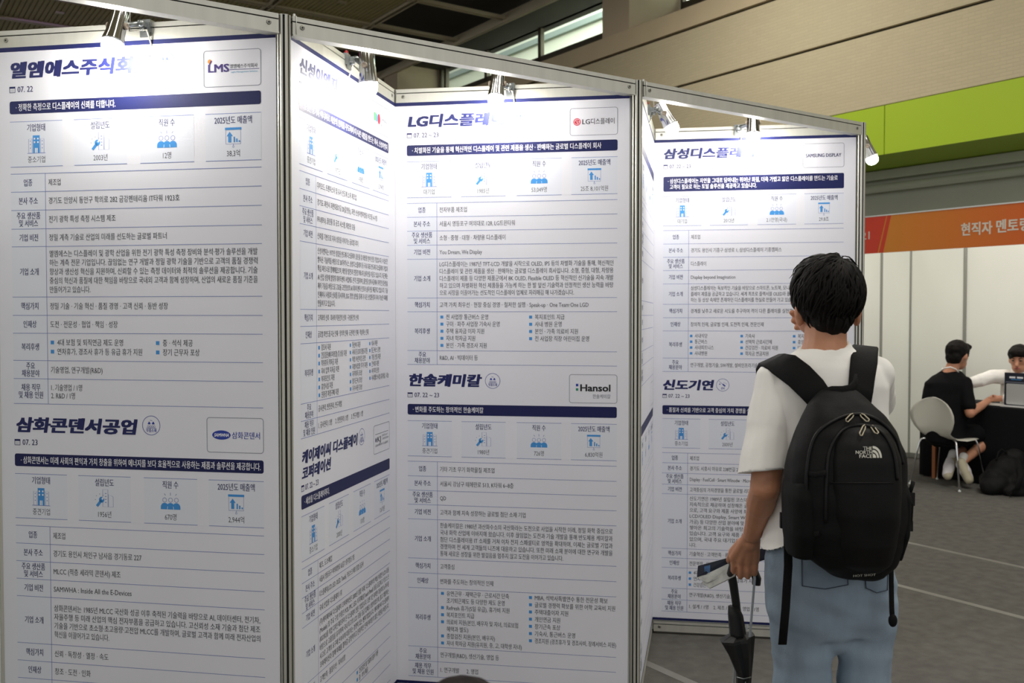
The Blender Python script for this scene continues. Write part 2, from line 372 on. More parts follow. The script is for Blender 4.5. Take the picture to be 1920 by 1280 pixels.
def rail_mesh(mb, x0, x1, z0, z1, th=.016, groove=.0145):
    mb.box((x0, -th, z0), (x1, th, z1-groove-.004), alu)
    mb.box((x0, -th+.006, z1-groove-.004), (x1, th-.006, z1-groove), hole)
    mb.box((x0, -th, z1-groove), (x1, th, z1), alu)
def bolt(parent, x, z, th=.016):
    for sgn in (-1, 1):
        M = Matrix.Translation((x, sgn*th, z)) @ Matrix.Rotation(math.pi/2*-sgn, 4, 'X')
        b = MB(); b.lathe([(.0001, 0), (.0078, 0), (.0078, .0012), (.0062, .002), (.0001, .002)], bolt_m, 14, M)
        b.lathe([(.0001, .0021), (.003, .0021), (.003, .0022), (.0001, .0022)], hole, 6, M, smooth=False); b.build('bolt', parent)
def partition(p, q, label):
    d = q-p; L = d.length; r = empty('exhibition_panel', (p.x, p.y, 0), math.atan2(d.y, d.x), label, 'exhibition panel', 'white exhibition panels')
    mb = MB(); mb.box((.018, -.0025, .05), (L-.018, .0025, 2.455), white); mb.build('infill_board', r)
    mb = MB(); rail_mesh(mb, .021, L-.021, 2.443, 2.499); t = mb.build('top_rail', r); bolt(t, .05, 2.468); bolt(t, L-.05, 2.468)
    mb = MB(); mb.box((.021, -.016, .012), (L-.021, .016, .046), alu); mb.box((.021, -.011, .046), (L-.021, .011, .05), hole); mb.box((.021, -.016, .05), (L-.021, .016, .062), alu)
    t = mb.build('bottom_rail', r); bolt(t, .05, .035); bolt(t, L-.05, .035)
    return r, L
PANELS = {}
for key, p, q, lab in (('A', PP[0], PP[1], 'white exhibition panel behind the leftmost wide poster'), ('B', PP[1], PP[2], 'white exhibition panel behind the steep side poster'),
        ('C', PP[2], PP[3], 'white exhibition panel behind the middle wide poster'), ('D', PP[3], PP[4], 'white exhibition panel seen nearly edge-on beside the middle post'),
        ('E', PP[4], PP[5], 'white exhibition panel behind the wide poster the standing man reads'), ('F', PP[5], PE, 'white exhibition panel hidden behind the last post, carrying the lamp over the green band'),
        ('Z', PZ, PP[0], 'white exhibition panel beyond the left edge')):
    PANELS[key] = partition(p, q, lab)[0]
def crossbeam(p, q, label):
    d = q-p; L = d.length; r = empty('crossbeam', (p.x, p.y, 0), math.atan2(d.y, d.x), label, 'crossbeam', 'aluminium crossbeams over the niches')
    mb = MB(); rail_mesh(mb, .022, L-.022, 2.443, 2.499); mb.box((.022, -.02, 2.439), (L-.022, .02, 2.443), alu); b = mb.build('beam', r)
    bolt(b, .053, 2.468); bolt(b, L-.053, 2.468)
    mb = MB()
    pts = [(0, -.019, 2.442), (0, -.0185, 2.5), (0, 0, 2.505), (0, .0185, 2.5), (0, .019, 2.442)]
    mb.tube(pts, .0012, tie, 6); mb.box((-.003, -.004, 2.503), (.003, .003, 2.511), tie); mb.build('cable_tie', r).location.x = .033
    return r
crossbeam(PZ, PP[1], 'aluminium crossbeam over the leftmost niche, cut off by the top of the picture')
crossbeam(PP[1], PP[3], 'aluminium crossbeam over the middle niche')
crossbeam(PP[3], PP[5], 'aluminium crossbeam over the niche where the standing man reads')

# ------------------------------------------------------------------ clip-on lamps
chrome = CHROME(); steel = STEEL(); bulbm = BULB()
cordm = mat('white_cord', (222, 218, 205), .45); redm = mat('red_wire', (190, 36, 40), .4); knobm = mat('beige_knob', (206, 190, 170), .4)
def clip_lamp(panel, s, side, out, zb, label, tilt=(12, 8), clampdx=.045, wire=False):
    """spot clipped to a panel's top rail: bulb at s along the panel, out in front of it, clamp clampdx to the side"""
    pn = PANELS[panel]; rz = pn.rotation_euler.z; e = Vector((math.cos(rz), math.sin(rz), 0)); n = Vector((e.y, -e.x, 0))*side
    org = pn.location + e*(s+clampdx) + Vector((0, 0, 2.5))
    r = empty('clip_on_lamp', org, rz if side > 0 else rz+math.pi, label, 'lamp', 'clip-on lamps on the top rails')
    k = -clampdx*side                                   # local x of the bulb
    mb = MB(); mb.box((-.017, -.024, -.034), (.017, .022, .006), steel); mb.box((-.015, .016, -.052), (.015, .021, -.03), steel); mb.box((-.015, -.03, -.05), (.015, -.024, -.004), steel)
    mb.lathe([(.0001, 0), (.005, 0), (.005, .016), (.0001, .016)], steel, 10, Matrix.Translation((0, -.03, -.03)) @ Matrix.Rotation(math.pi/2, 4, 'X')); mb.build('clamp', r)
    hz = zb-2.5                                          # bulb height, local
    axis = Vector((math.sin(math.radians(tilt[0])), -math.sin(math.radians(tilt[1])), -1)).normalized()
    bc = Vector((k, -out, hz)); pv = bc - axis*.055
    mb = MB(); mb.box((-.009, -.05, -.022), (.009, -.02, -.006), steel)
    j = Vector((0, -.05, -.014)); mb.tube([j, j.lerp(pv, .55), pv], [.0085, .0085, .0085], steel, 10); mb.ball(j, .0125, steel, 12, 8); mb.build('arm', r)
    M = Matrix.Translation(bc) @ axis.to_track_quat('Z', 'Y').to_matrix().to_4x4()
    mb = MB(); mb.lathe([(.0001, -.112), (.0225, -.112), (.0255, -.107), (.026, -.058), (.0272, -.053), (.0285, -.026), (.0325, -.004), (.033, .002), (.0318, .002), (.030, -.004), (.028, -.018), (.0001, -.02)], chrome, 40, M, flute=.045, nf=10)
    h = mb.build('lamp_housing', r)
    side_v = Vector((1, 0, 0)) if abs(axis.x) < .9 else Vector((0, 1, 0)); sv = (side_v - axis*side_v.dot(axis)).normalized()
    for q in (-1, 1):
        mb = MB(); Mk = Matrix.Translation(pv + sv*q*.0275) @ (sv*q).to_track_quat('Z', 'Y').to_matrix().to_4x4()
        mb.lathe([(.0001, 0), (.0105, 0), (.0105, .005), (.009, .007), (.006, .007), (.0055, .0055), (.0001, .0055)], knobm, 16, Mk); mb.build('tilt_knob', r)
    mb = MB(); mb.lathe([(.0001, -.017), (.024, -.017), (.028, -.004), (.0305, .008), (.0305, .018), (.027, .030), (.0205, .0375), (.011, .0425), (.0001, .044)], bulbm, 24, M); mb.build('bulb', r)
    mb = MB(); top = bc - axis*.112
    mb.tube([top, top - axis*.012 + Vector((0, .004, .006)), top + Vector((-.25*k, .022, .006)), pv + Vector((-.3*k, .04, -.005)), Vector((.012, -.035, -.03)), Vector((.018, -.012, -.085)), Vector((.022, .006, -.06)), Vector((.03, .014, .004)), Vector((.10, .012, .004)), Vector((.22, .01, .003))], .0028, cordm, 8); mb.build('cord', r)
    if wire:
        mb = MB()
        for dz in (0, .005): mb.tube([(.045, -.004, .008+dz), (.02, -.012, .014+dz), (-.004, -.016, .012+dz), (-.012, -.012, .0+dz)], .0028, redm, 6)
        mb.build('red_wire', r)
    return r
clip_lamp('A', .492, 1, .115, 2.413, 'lit clip-on lamp over the leftmost wide poster', (-6, 16), .052)
clip_lamp('B', .388, 1, .126, 2.380, 'lit clip-on lamp with red wires on the steep side poster', (0, 3), .075, True)
clip_lamp('C', .450, 1, .115, 2.432, 'lit clip-on lamp over the middle wide poster', (-3, 14), .04)
clip_lamp('D', .50, 1, .112, 2.42, 'lit clip-on lamp reaching out past the narrow edge-on panel', (0, 32), -.03, True)
clip_lamp('E', .480, 1, .11, 2.444, 'lit clip-on lamp over the wide poster the standing man reads', (0, 10), -.065)
clip_lamp('F', .44, 1, .115, 2.408, 'lit clip-on lamp peeking out from behind the last post, against the green band', (0, 25), -.03)

# ------------------------------------------------------------------ printed posters
paper = PAPER(); navy = NAVY(); title_i = TITLE(); lab_i = LABELI(); txt = TEXTI(); line_i = LINEI(); blue = BLUEI(); tint = TINT(); winkk = WHITEI(); greyi = GREYI()
blk = mat('black_print', (28, 28, 32), .45, spec=.5); red_i = mat('red_print', (200, 24, 60), .45); green_i = mat('green_print', (28, 130, 100), .45); royal = mat('royal_blue_print', (34, 60, 160), .45)
purple_i = mat('violet_print', (62, 44, 120), .45); lgreen = mat('light_green_print', (92, 200, 110), .45); orange_i = mat('orange_print', (232, 140, 40), .45); sky_i = mat('sky_print', (90, 170, 205), .45)
D1, D2, D3, D4 = .0002, .0004, .0006, .0008              # print layers, each a hair in front of the one below
def icon_building(mb, x, z, h):
    w = h
    rect(mb, x-.22*w, z-.5*h, x+.22*w, z+.5*h, blue, D2)
    for i in (-1, 1):
        for j in (0, 1): rect(mb, x+i*.11*w-.045*w, z+.06*h+j*.2*h, x+i*.11*w+.045*w, z+.16*h+j*.2*h, winkk, D3)
        outline(mb, [(x+i*.26*w, z-.5*h), (x+i*.5*w, z-.5*h), (x+i*.5*w, z+.3*h), (x+i*.26*w, z+.3*h)], .022*w, line_i, D2)
        for j in (0, 1, 2): rect(mb, x+i*.38*w-.025*w, z-.25*h+j*.2*h, x+i*.38*w+.025*w, z-.19*h+j*.2*h, line_i, D2)
        rect(mb, x+i*.05*w-.035*w, z-.5*h, x+i*.05*w+.035*w, z-.22*h, winkk, D3)
    rect(mb, x-.58*w, z-.53*h, x+.58*w, z-.5*h, line_i, D2)
def icon_wrench(mb, x, z, h):
    outline(mb, [(x-.12*h, z-.45*h), (x+.22*h, z-.45*h), (x+.22*h, z+.55*h), (x-.12*h, z+.55*h)], .022*h, line_i, D2)
    outline(mb, [(x+.24*h, z-.45*h), (x+.55*h, z-.45*h), (x+.55*h, z+.15*h), (x+.24*h, z+.28*h)], .022*h, line_i, D2)
    for j in range(4): rect(mb, x+.03*h, z+.3*h-j*.17*h, x+.12*h, z+.34*h-j*.17*h, line_i, D2)
    for k in range(4): a = math.radians(50+45*k); poly(mb, circ(x-.28*h+.3*h*math.cos(a), z-.02*h+.3*h*math.sin(a), .025*h, 8), greyi, D2)
    bar(mb, x-.48*h, z-.42*h, x-.2*h, z-.08*h, .16*h, blue, D3); poly(mb, circ(x-.18*h, z-.04*h, .17*h, 18), blue, D3); bar(mb, x-.16*h, z-.02*h, x-.02*h, z+.14*h, .1*h, tint, D4)
def icon_people(mb, x, z, h):
    for i in (-1, 1, 0):
        cx = x+i*.36*h; r = .24*h
        poly(mb, [(cx-r, z-.45*h)] + [(cx+r*math.cos(a), z-.32*h+.24*h*math.sin(a)) for a in [math.pi*(1-k/10) for k in range(11)]] + [(cx+r, z-.45*h)], blue, D3 if i == 0 else D2)
        outline(mb, circ(cx, z+.08*h, .135*h, 18), .026*h, line_i, D2)
        bar(mb, x+i*.3*h, z+.34*h, x+i*.38*h, z+(.5 if i == 0 else .44)*h, .03*h, line_i, D2)
    for i in (-1, 1): bar(mb, x+i*.19*h, z-.45*h, x+i*.17*h, z-.28*h, .025*h, winkk, D4)
def icon_chart(mb, x, z, h):
    outline(mb, [(x-.45*h, z-.38*h), (x+.45*h, z-.38*h), (x+.45*h, z+.45*h), (x-.45*h, z+.45*h)], .025*h, line_i, D2)
    rect(mb, x-.48*h, z+.4*h, x+.48*h, z+.53*h, blue, D3)
    poly(mb, [(x-.3*h, z-.28*h), (x-.12*h, z-.28*h), (x-.12*h, z+.06*h), (x-.03*h, z+.06*h), (x-.21*h, z+.3*h), (x-.39*h, z+.06*h), (x-.3*h, z+.06*h)], blue, D3)
    for i, t in enumerate((.02, -.08, -.18)): rect(mb, x+.02*h+i*.15*h, z-.28*h, x+.1*h+i*.15*h, z+t*h, blue, D3)
    bar(mb, x, z-.38*h, x, z-.46*h, .03*h, line_i, D2); outline(mb, circ(x, z-.52*h, .06*h, 10), .02*h, line_i, D2)
ICONS = (icon_building, icon_wrench, icon_people, icon_chart); FT = ('기업형태', '설립년도', '직원 수', '2025년도 매출액')
LABS = {'i': ['업종'], 'a': ['본사 주소'], 's': ['주요 생산품', '및 서비스'], 'v': ['기업 비전'], 'n': ['기업 소개'], 'c': ['핵심가치'], 'p': ['인재상'], 'w': ['복리후생'], 'f': ['주요', '채용분야'], 'j': ['채용 직무', '및 채용 인원']}
def logo_lms(mb, x, z, w, h):
    write(mb, 'LMS', x-.42*w, z-.09*h, .034, purple_i, D2, fit=.37*w, bold=.03); poly(mb, circ(x-.39*w, z+.2*h, .007, 12), orange_i, D2); bar(mb, x-.40*w, z+.1*h, x-.36*w, z+.23*h, .004, purple_i, D3)
    write(mb, '엘엠에스주식회사', x-.04*w, z+.0*h, .0145, txt, D2, fit=.48*w, bold=.01); rect(mb, x-.04*w, z-.05*h, x+.47*w, z-.035*h, purple_i, D2); write(mb, 'Light Management Solution', x-.02*w, z-.13*h, .0075, sky_i, D2, fit=.46*w)
def logo_samwha(mb, x, z, w, h):
    poly(mb, circ(x-.24*w, z, .031, 28, .0145), royal, D2); write(mb, 'SAMWHA', x-.24*w, z-.005, .0145, winkk, D3, align='C', fit=.05, bold=.03, shear=.25)
    write(mb, '삼화콘덴서', x-.055*w, z-.009, .024, royal, D2, fit=.49*w, bold=.012)
def logo_lg(mb, x, z, w, h):
    cx = x-.35*w; poly(mb, circ(cx, z, .0145, 30), red_i, D2)
    outline(mb, circ(cx, z, .0112, 24), .0013, winkk, D3); rect(mb, cx-.0008, z-.006, cx+.0008, z+.007, winkk, D3); rect(mb, cx-.0008, z-.006, cx+.005, z-.0045, winkk, D3); poly(mb, circ(cx-.005, z+.004, .0015, 8), winkk, D3); rect(mb, cx+.004, z-.0008, cx+.0112, z+.0008, winkk, D4)
    write(mb, 'LG', x-.24*w, z-.0095, .0275, blk, D2, fit=.16*w, bold=.012); write(mb, '디스플레이', x-.06*w, z-.009, .0255, blk, D2, fit=.49*w, bold=.004)
def logo_hansol(mb, x, z, w, h):
    rect(mb, x-.36*w, z+.085*h, x-.31*w, z+.17*h, royal, D2); rect(mb, x-.36*w, z-.07*h, x-.31*w, z+.015*h, green_i, D2)
    write(mb, 'Hansol', x-.27*w, z-.08*h, .038, blk, D2, fit=.63*w, bold=.03); write(mb, '한솔케미칼', x+.36*w, z-.32*h, .0185, greyi, D2, align='R', fit=.37*w, bold=.01)
def logo_samsung(mb, x, z, w, h): write(mb, 'SAMSUNG DISPLAY', x, z-.008, .024, title_i, D2, align='C', fit=.86*w, bold=.02)
def logo_shinsung(mb, x, z, w, h):
    poly(mb, rrect_pts(x-.36*w, z-.016, x-.26*w, z+.016, .006), lgreen, D2); poly(mb, [(x-.25*w, z-.016), (x-.15*w, z-.016), (x-.15*w, z+.01), (x-.25*w, z+.016)], sky_i, D2); poly(mb, circ(x-.07*w, z-.002, .0145, 20, .02), red_i, D2)
    write(mb, 'SHINSUNG', x+.03*w, z-.003, .016, greyi, D2, fit=.40*w, bold=.01); write(mb, 'E&G', x+.03*w, z-.024, .016, greyi, D2, bold=.01)
def logo_kjc(mb, x, z, w, h):
    bar(mb, x-.4*w, z+.02, x+.42*w, z+.02, .0016, blk, D2); poly(mb, circ(x-.36*w, z-.002, .006, 14, .009), title_i, D2); write(mb, 'KJ', x-.28*w, z-.012, .03, blk, D2, fit=.22*w, bold=.02)
    write(mb, 'DISPLAY', x+.02*w, z+.004, .0115, greyi, D2, fit=.36*w); write(mb, 'CORPORATION', x+.02*w, z-.009, .0115, greyi, D2, fit=.4*w); write(mb, '(주)케이제이씨 디스플레이', x-.4*w, z-.028, .011, txt, D2, fit=.8*w)
def logo_blank(mb, x, z, w, h): pass
def badge_parts(mb, x, z, kind):
    r = .031; outline(mb, circ(x, z, r, 40), .0017, royal, D2)
    if kind == 'parts':
        for i in (-1, 1): rect(mb, x+i*.007-.0045, z+.0035, x+i*.007+.0045, z+.0075, royal, D2); poly(mb, circ(x+i*.007, z+.009, .003, 8), royal, D2)
        for k in range(4): outline(mb, circ(x-.0105+.007*k, z-.0035, .0035, 10), .001, royal, D2)
        bar(mb, x-.017, z-.0085, x+.017, z-.0085, .0012, royal, D2); bar(mb, x-.005, z+.017, x+.004, z+.015, .0012, royal, D2)
        write(mb, '부품소재', x, z-.0205, .0125, royal, D2, align='C', fit=.035, bold=.025)
    else:
        bar(mb, x-.018, z+.018, x+.010, z-.004, .0016, royal, D2); bar(mb, x+.0, z+.004, x+.012, z-.006, .0065, royal, D2); poly(mb, circ(x-.014, z+.004, .003, 8), royal, D2)
        for k in range(3): poly(mb, circ(x+.006+.006*k, z+.012-.003*k, .0016, 6), royal, D2)
        write(mb, '장비', x, z-.021, .0125, royal, D2, align='C', fit=.017, bold=.025)
def block(root, s0, s1, dat):
    """one company's block of a poster; every part is a printed element of its own"""
    W = s1-s0
    if dat.get('title'):
        mb = MB()
        for (t, x0, x1, zb, zt) in dat['title']: write(mb, t, x0, zb+.004, (zt-zb)*1.10, title_i, D2, fit=x1-x0, bold=.050, shear=.17)
        mb.build('company_title', root, fix=False)
    if dat.get('badge'):
        mb = MB(); badge_parts(mb, *dat['badge']); mb.build('round_badge', root, fix=False)
    if dat.get('date'):
        t, z = dat['date']; mb = MB(); x = s0
        outline(mb, rrect_pts(x, z-.010, x+.021, z+.010, .002), .0017, title_i, D2); rect(mb, x, z+.004, x+.021, z+.010, title_i, D2)
        for k in range(2): bar(mb, x+.004, z-.001-.004*k, x+.017, z-.001-.004*k, .0008, greyi, D2)
        write(mb, t, x+.029, z-.0085, .0262, title_i, D2, xs=.86, bold=.014); mb.build('date_line', root, fix=False)
    if dat.get('logo'):
        lx0, lz0, lx1, lz1, fn = dat['logo']; mb = MB(); outline(mb, rrect_pts(lx0, lz0, lx1, lz1, .010), .0018, greyi, D2); b = mb.build('logo_box', root, fix=False)
        mb = MB(); fn(mb, (lx0+lx1)/2, (lz0+lz1)/2, lx1-lx0, lz1-lz0)
        if mb.v: mb.build('logo', b, fix=False)
    if dat.get('banner'):
        z0, z1, lines = dat['banner']; mb = MB(); poly(mb, rrect_pts(s0, z0, s1, z1, .007), navy, D2); b = mb.build('slogan_banner', root, fix=False)
        if lines:
            mb = MB(); n = len(lines)
            for i, ln in enumerate(lines):
                t, fit = ln; zc = (z0+z1)/2 + ((n-1)/2-i)*.028
                write(mb, t, s0+(.022 if i == 0 else .031), zc-.0095, .0262, winkk, D3, xs=.74, fit=fit, bold=.016)
            mb.build('slogan', b, fix=False)
    if dat.get('facts'):
        zt, vals = dat['facts']; ht = .1445
        for k, (f0, f1) in enumerate(((0, .217), (.264, .477), (.53, .742), (.787, 1.0))):
            x0, x1 = s0+f0*W, s0+f1*W; cx = (x0+x1)/2; mb = MB()
            rect(mb, x0, zt-ht, x1, zt, tint, D1); rect(mb, x0, zt-.0008, x1, zt+.0008, line_i, D2); rect(mb, x0, zt-ht-.0008, x1, zt-ht+.0008, line_i, D2)
            write(mb, FT[k], cx, zt-.030, .0262, lab_i, D2, align='C', xs=.70, bold=.018)
            if vals: write(mb, vals[k], cx, zt-.131, .0238, txt, D2, align='C', xs=.74)
            fb = mb.build('fact_box', root, fix=False)
            mb = MB(); ICONS[k](mb, cx, zt-.073, .056); mb.build('icon', fb, fix=False)
    if dat.get('rows'):
        zs, keys, vals = dat['rows']; mb = MB(); dv = s0+.124
        rect(mb, s0, zs[-1], dv, zs[0], tint, D1)
        for z in zs: rect(mb, s0, z-.0008, s1, z+.0008, line_i, D2)
        rect(mb, dv-.0008, zs[-1], dv+.0008, zs[0], line_i, D2)
        for k, key in enumerate(keys):
            zc = (zs[k]+zs[k+1])/2; L = LABS[key]; n = len(L)
            for i, t in enumerate(L): write(mb, t, s0+.062, zc+((n-1)/2-i)*.0245-.009, .0252, lab_i, D2, align='C', xs=.70, bold=.022)
            v = vals[k]; x = s0+.135
            if v is None: continue
            if key == 'n':
                n = len(v); pit = .0288
                for i, t in enumerate(v):
                    just = i < n-1 or t.endswith(' ')
                    write(mb, t.strip(), x, zc+((n-1)/2-i)*pit-.0088, .0238, txt, D2, xs=.70, bold=.007, fit=(s1-.015-x) if just else None)
            elif key == 'w':
                cols, pit = v
                for (cx0, items) in cols:
                    n = max(len(c[1]) for c in cols) if True else 0
                    for i, t in enumerate(items):
                        zz = zc+((n-1)/2-i)*pit
                        if t.startswith('+'): t = t[1:]
                        else: rect(mb, cx0, zz-.006, cx0+.012, zz+.006, blue, D2)
                        fit = None
                        if '|' in t: t, f = t.split('|'); fit = float(f)
                        write(mb, t, cx0+.0235, zz-.0085, .0238, txt, D2, xs=.70, bold=.007, fit=fit)
            else:
                L = v if isinstance(v, list) else [v]; n = len(L)
                for i, t in enumerate(L):
                    fit = None
                    if '|' in t: t, f = t.split('|'); fit = float(f)
                    write(mb, t, x, zc+((n-1)/2-i)*.026-.0088, .0238, txt, D2, xs=.70, bold=.007, fit=fit)
        mb.build('info_table', root, fix=False)
def poster(panel, label, x0, x1, s0, s1, blocks):
    pn = PANELS[panel]; r = empty('info_poster', pn.location + Vector((math.sin(pn.rotation_euler.z), -math.cos(pn.rotation_euler.z), 0))*.0165, pn.rotation_euler.z, label, 'poster', 'printed posters on the partition panels')
    mb = MB(); mb.box((x0, 0, .07), (x1, .0035, 2.4445), paper); mb.build('sheet', r)
    for z0, z1 in ((2.4302, 2.4445), (.07, .082)): mb = MB(); rect(mb, x0, z0, x1, z1, navy, D1); mb.build('edge_band', r, fix=False)
    for b in blocks: block(r, s0, s1, b)
    return r
WF = (.135+.003, .502)                                   # bullet columns, from s0
def facts(*v): return v
poster('A', 'tall white poster with a round blue badge, nearest the left edge', .012, .973, .0605, .924, [
 dict(title=[('엘엠에스주식회사', .060, .560, 2.346, 2.396)], badge=(.606, 2.376, 'parts'), date=('07. 22', 2.309), logo=(.735, 2.288, .925, 2.4005, logo_lms), banner=(2.231, 2.272, [('· 정확한 측정으로 디스플레이의 신뢰를 더합니다.', .352)]),
      facts=(2.206, ('중소기업', '2003년', '12명', '38,3억')),
      rows=([2.039, 1.981, 1.922, 1.862, 1.805, 1.643, 1.584, 1.526, 1.438, 1.379, 1.298], 'iasvncpwfj',
       ['제조업', '경기도 안양시 동안구 학의로 282 금강펜테리움 IT타워 1923호|.455', '전기 광학 특성 측정 시스템 제조|.235', '정밀 계측 기술로 산업의 미래를 선도하는 글로벌 파트너|.410',
        ['엘엠에스는 디스플레이 및 광학 산업을 위한 전기 광학 특성 측정 장비와 분석·평가 솔루션을 개발', '하는 계측 전문 기업입니다. 끊임없는 연구 개발과 정밀 광학 기술을 기반으로 고객의 품질 경쟁력', '향상과 생산성 혁신을 지원하며, 신뢰할 수 있는 측정 데이터와 최적의 솔루션을 제공합니다. 기술', '중심의 혁신과 품질에 대한 책임을 바탕으로 국내외 고객과 함께 성장하며, 산업의 새로운 품질 기준을', '만들어가고 있습니다.'],
        '정밀 기술 · 기술 혁신 · 품질 경영 · 고객 신뢰 · 동반 성장|.412', '도전 · 전문성 · 협업 · 책임 · 성장|.238',
        ([(.196, ['4대 보험 및 퇴직연금 제도 운영|.232', '연차휴가, 경조사 휴가 등 유급 휴가 지원|.298']), (.565, ['중 · 석식 제공|.102', '장기 근무자 포상|.125'])], .0295), '기술영업, 연구개발(R&D)|.183', ['1. 기술영업 / 1명', '2. R&D / 1명']])),
 dict(title=[('삼화콘덴서공업', .064, .492, 1.206, 1.253)], badge=(.546, 1.236, 'parts'), date=('07. 23', 1.172), logo=(.735, 1.156, .925, 1.266, logo_samwha), banner=(1.094, 1.135, [('· 삼화콘덴서는 미래 사회의 편익과 가치 창출을 위하여 에너지를 보다 효율적으로 사용하는 제품과 솔루션을 제공합니다.', .832)]),
      facts=(1.0695, ('중견기업', '1956년', '670명', '2,944억')),
      rows=([.900, .842, .784, .726, .669, .515, .457, .399, .25, .19, .112], 'iasvncpwfj',
       ['제조업', '경기도 용인시 처인구 남사읍 경기동로 227|.312', 'MLCC (적층 세라믹 콘덴서) 제조|.238', 'SAMWHA : Inside All the E-Devices|.276',
        ['삼화콘덴서는 1985년 MLCC 국산화 성공 이후 축적된 기술력을 바탕으로 AI, 데이터센터, 전기차,', '자율주행 등 미래 산업의 핵심 전자부품을 공급하고 있습니다. 고신뢰성 소재 기술과 첨단 제조', '기술을 기반으로 초소형·초고용량·고전압 MLCC를 개발하며, 글로벌 고객과 함께 미래 전자산업의', '혁신을 이끌어가고 있습니다.'],
        '신뢰 · 독창성 · 열정 · 속도|.192', '창조 · 도전 · 인화|.128', None, None, None]))])
poster('B', 'tall white poster seen at a steep angle, under the lamp with red wires', .014, .972, .068, .894, [
 dict(title=[('신성이엔지', .070, .370, 2.346, 2.396)], date=('07. 22', 2.309), logo=(.706, 2.288, .893, 2.4005, logo_shinsung), banner=(2.227, 2.269, [('· 청정한 공기와 에너지로 세상의 변화를 주도하며 더 나은 내일을 만드는 회사, 신성이엔지', .79)]),
      facts=(2.205, ('중견기업', '1977년', '478명', '5,794억')),
      rows=([2.039, 1.983, 1.929, 1.873, 1.818, 1.603, 1.549, 1.494, 1.303, 1.248, 1.193], 'iasvncpwfj',
       ['다이오드, 트랜지스터 및 유사 반도체 소자 제조업|.345', '경기도 과천시 과천대로7길 20(갈현동), 과천 신성이엔지빌딩 비즈동 4~7층|.56', 'FFU(EFU), 클린룸 및 공조 시스템, 태양광 모듈|.33', '신뢰를 기반으로 지속 성장을 이어가는 글로벌 리더|.36',
        ['신성이엔지는 1977년 설립된 반도체·디스플레이 클린룸 및 태양광 분야 전문 기업입니다. 수십년간', '쌓아온 기술력을 바탕으로 SK하이닉스, 삼성디스플레이 등 국내 대표 반도체·디스플레이 기업과', '핵심 파트너로 함께해왔으며, 태양광 발전과 친환경 에너지 솔루션을 이끌고 있습니다. 최근에는', 'AI 산업 성장에 발맞춰 데이터센터 사업에도 본격 진출하여, 클린룸 설계·시공에서 축적한 항온항습', '제어 기술을 바탕으로 고효율·고안정성의 AI 데이터센터 인프라 솔루션을 제공하고 있습니다. 기술', '인재이나 사람과 신뢰를 중시하며, ESG 경영 실천을 통해 더 나은 산업환경과 지속 가능한 미래를', '만들어가고 있습니다.'],
        '고객과의 신뢰 · 회사와 직원간의 신뢰 · 구성원간의 신뢰|.36', '글로벌 마인드를 지닌 인재 · 창의적 인재 · 도전적인 인재 · 학습하는 인재|.46',
        ([(.205, ['경조사 지원', '건강검진(배우자포함) 및 상담 지원|.22', '학위취득 학자금 지원|.14', '자녀 입학 축하금 지원|.15', '복지포인트 지원', '휴양시설 지원', '친환경 차량구매 지원|.145']), (.478, ['통신비 지원', '사내 동호회 활동지원|.15', '직장 어린이집 운영|.13', '지방사업장 주거 지원|.15', '자격취득 포상', '장기근속 포상', '우수사원 포상']), (.672, ['식사 지원', '통근버스 운영', '기념 선물 지원', '간식대 지원', '사우회 운영', '사내헬스시설 휴게실, 나눔|.19'])], .0262),
        '공사관리, 안전관리, 연구개발|.20', '1. 공사관리 / 3명      2. 안전관리 / 3명      3. 연구개발 / 1명|.40']),),
 dict(title=[('케이제이씨 디스플레이', .073, .545, 1.111, 1.152), ('코퍼레이션', .072, .300, 1.060, 1.100)], badge=(.591, 1.135, 'parts'), date=('07. 22 ~ 23', 1.034), logo=(.715, 1.049, .894, 1.160, logo_kjc), banner=(.967, 1.011, [('· 세상을 디스플레이하다.', .20)]),
      facts=(.945, ('중소기업', '2000년', '130명', '126억원')),
      rows=([.777, .731, .684, .635, .588, .398, .346, .289, .231, .175, .112], 'iasvncpwfj',
       ['제조, 도소매업|.105', '서울시 영등포구 여의대방로 65길 7 충무빌딩 7층|.31', '디스플레이(LCD, LED, OLED, Touch), 키오스크 제조 종합 공급사|.40', '국내 산업용 디스플레이 1위|.19',
        ['(주)케이제이씨 디스플레이 코퍼레이션은 2000년 설립 이래, 디스플레이의 핵심 부품인 LCD 모듈', '(Module) 및 주요 구성 부품인 PCB, FPC, LED, 터치패널(Touch Panel) 등을 공급하고 키오스크', '(KIOSK)를 직접 디자인·제조하여 온 디스플레이 전문 기업입니다. 오랜 기간 축적한 기술력과 노하우를', '바탕으로 고품질을 유지하며 국내 최고의 LCD 모듈 공급 업체로 성장하였으며, 참고 개발하는', '사고로 고객의 요구에 신속하게 대응하는 경쟁력 있는 벤처기업입니다. 케이제이씨 디스플레이', '코퍼레이션과 함께 미래를 열어갈 긍정적이고 진취적인 인재 여러분의 많은 지원을 바랍니다. '],
        '고객만족 · 품질우선 · 지속성장|.22', None, ([(.53, ['건강검진 및 의료비 일부 지원|.20', '중 · 석식 제공|.09'])], .0262), None, None]))])
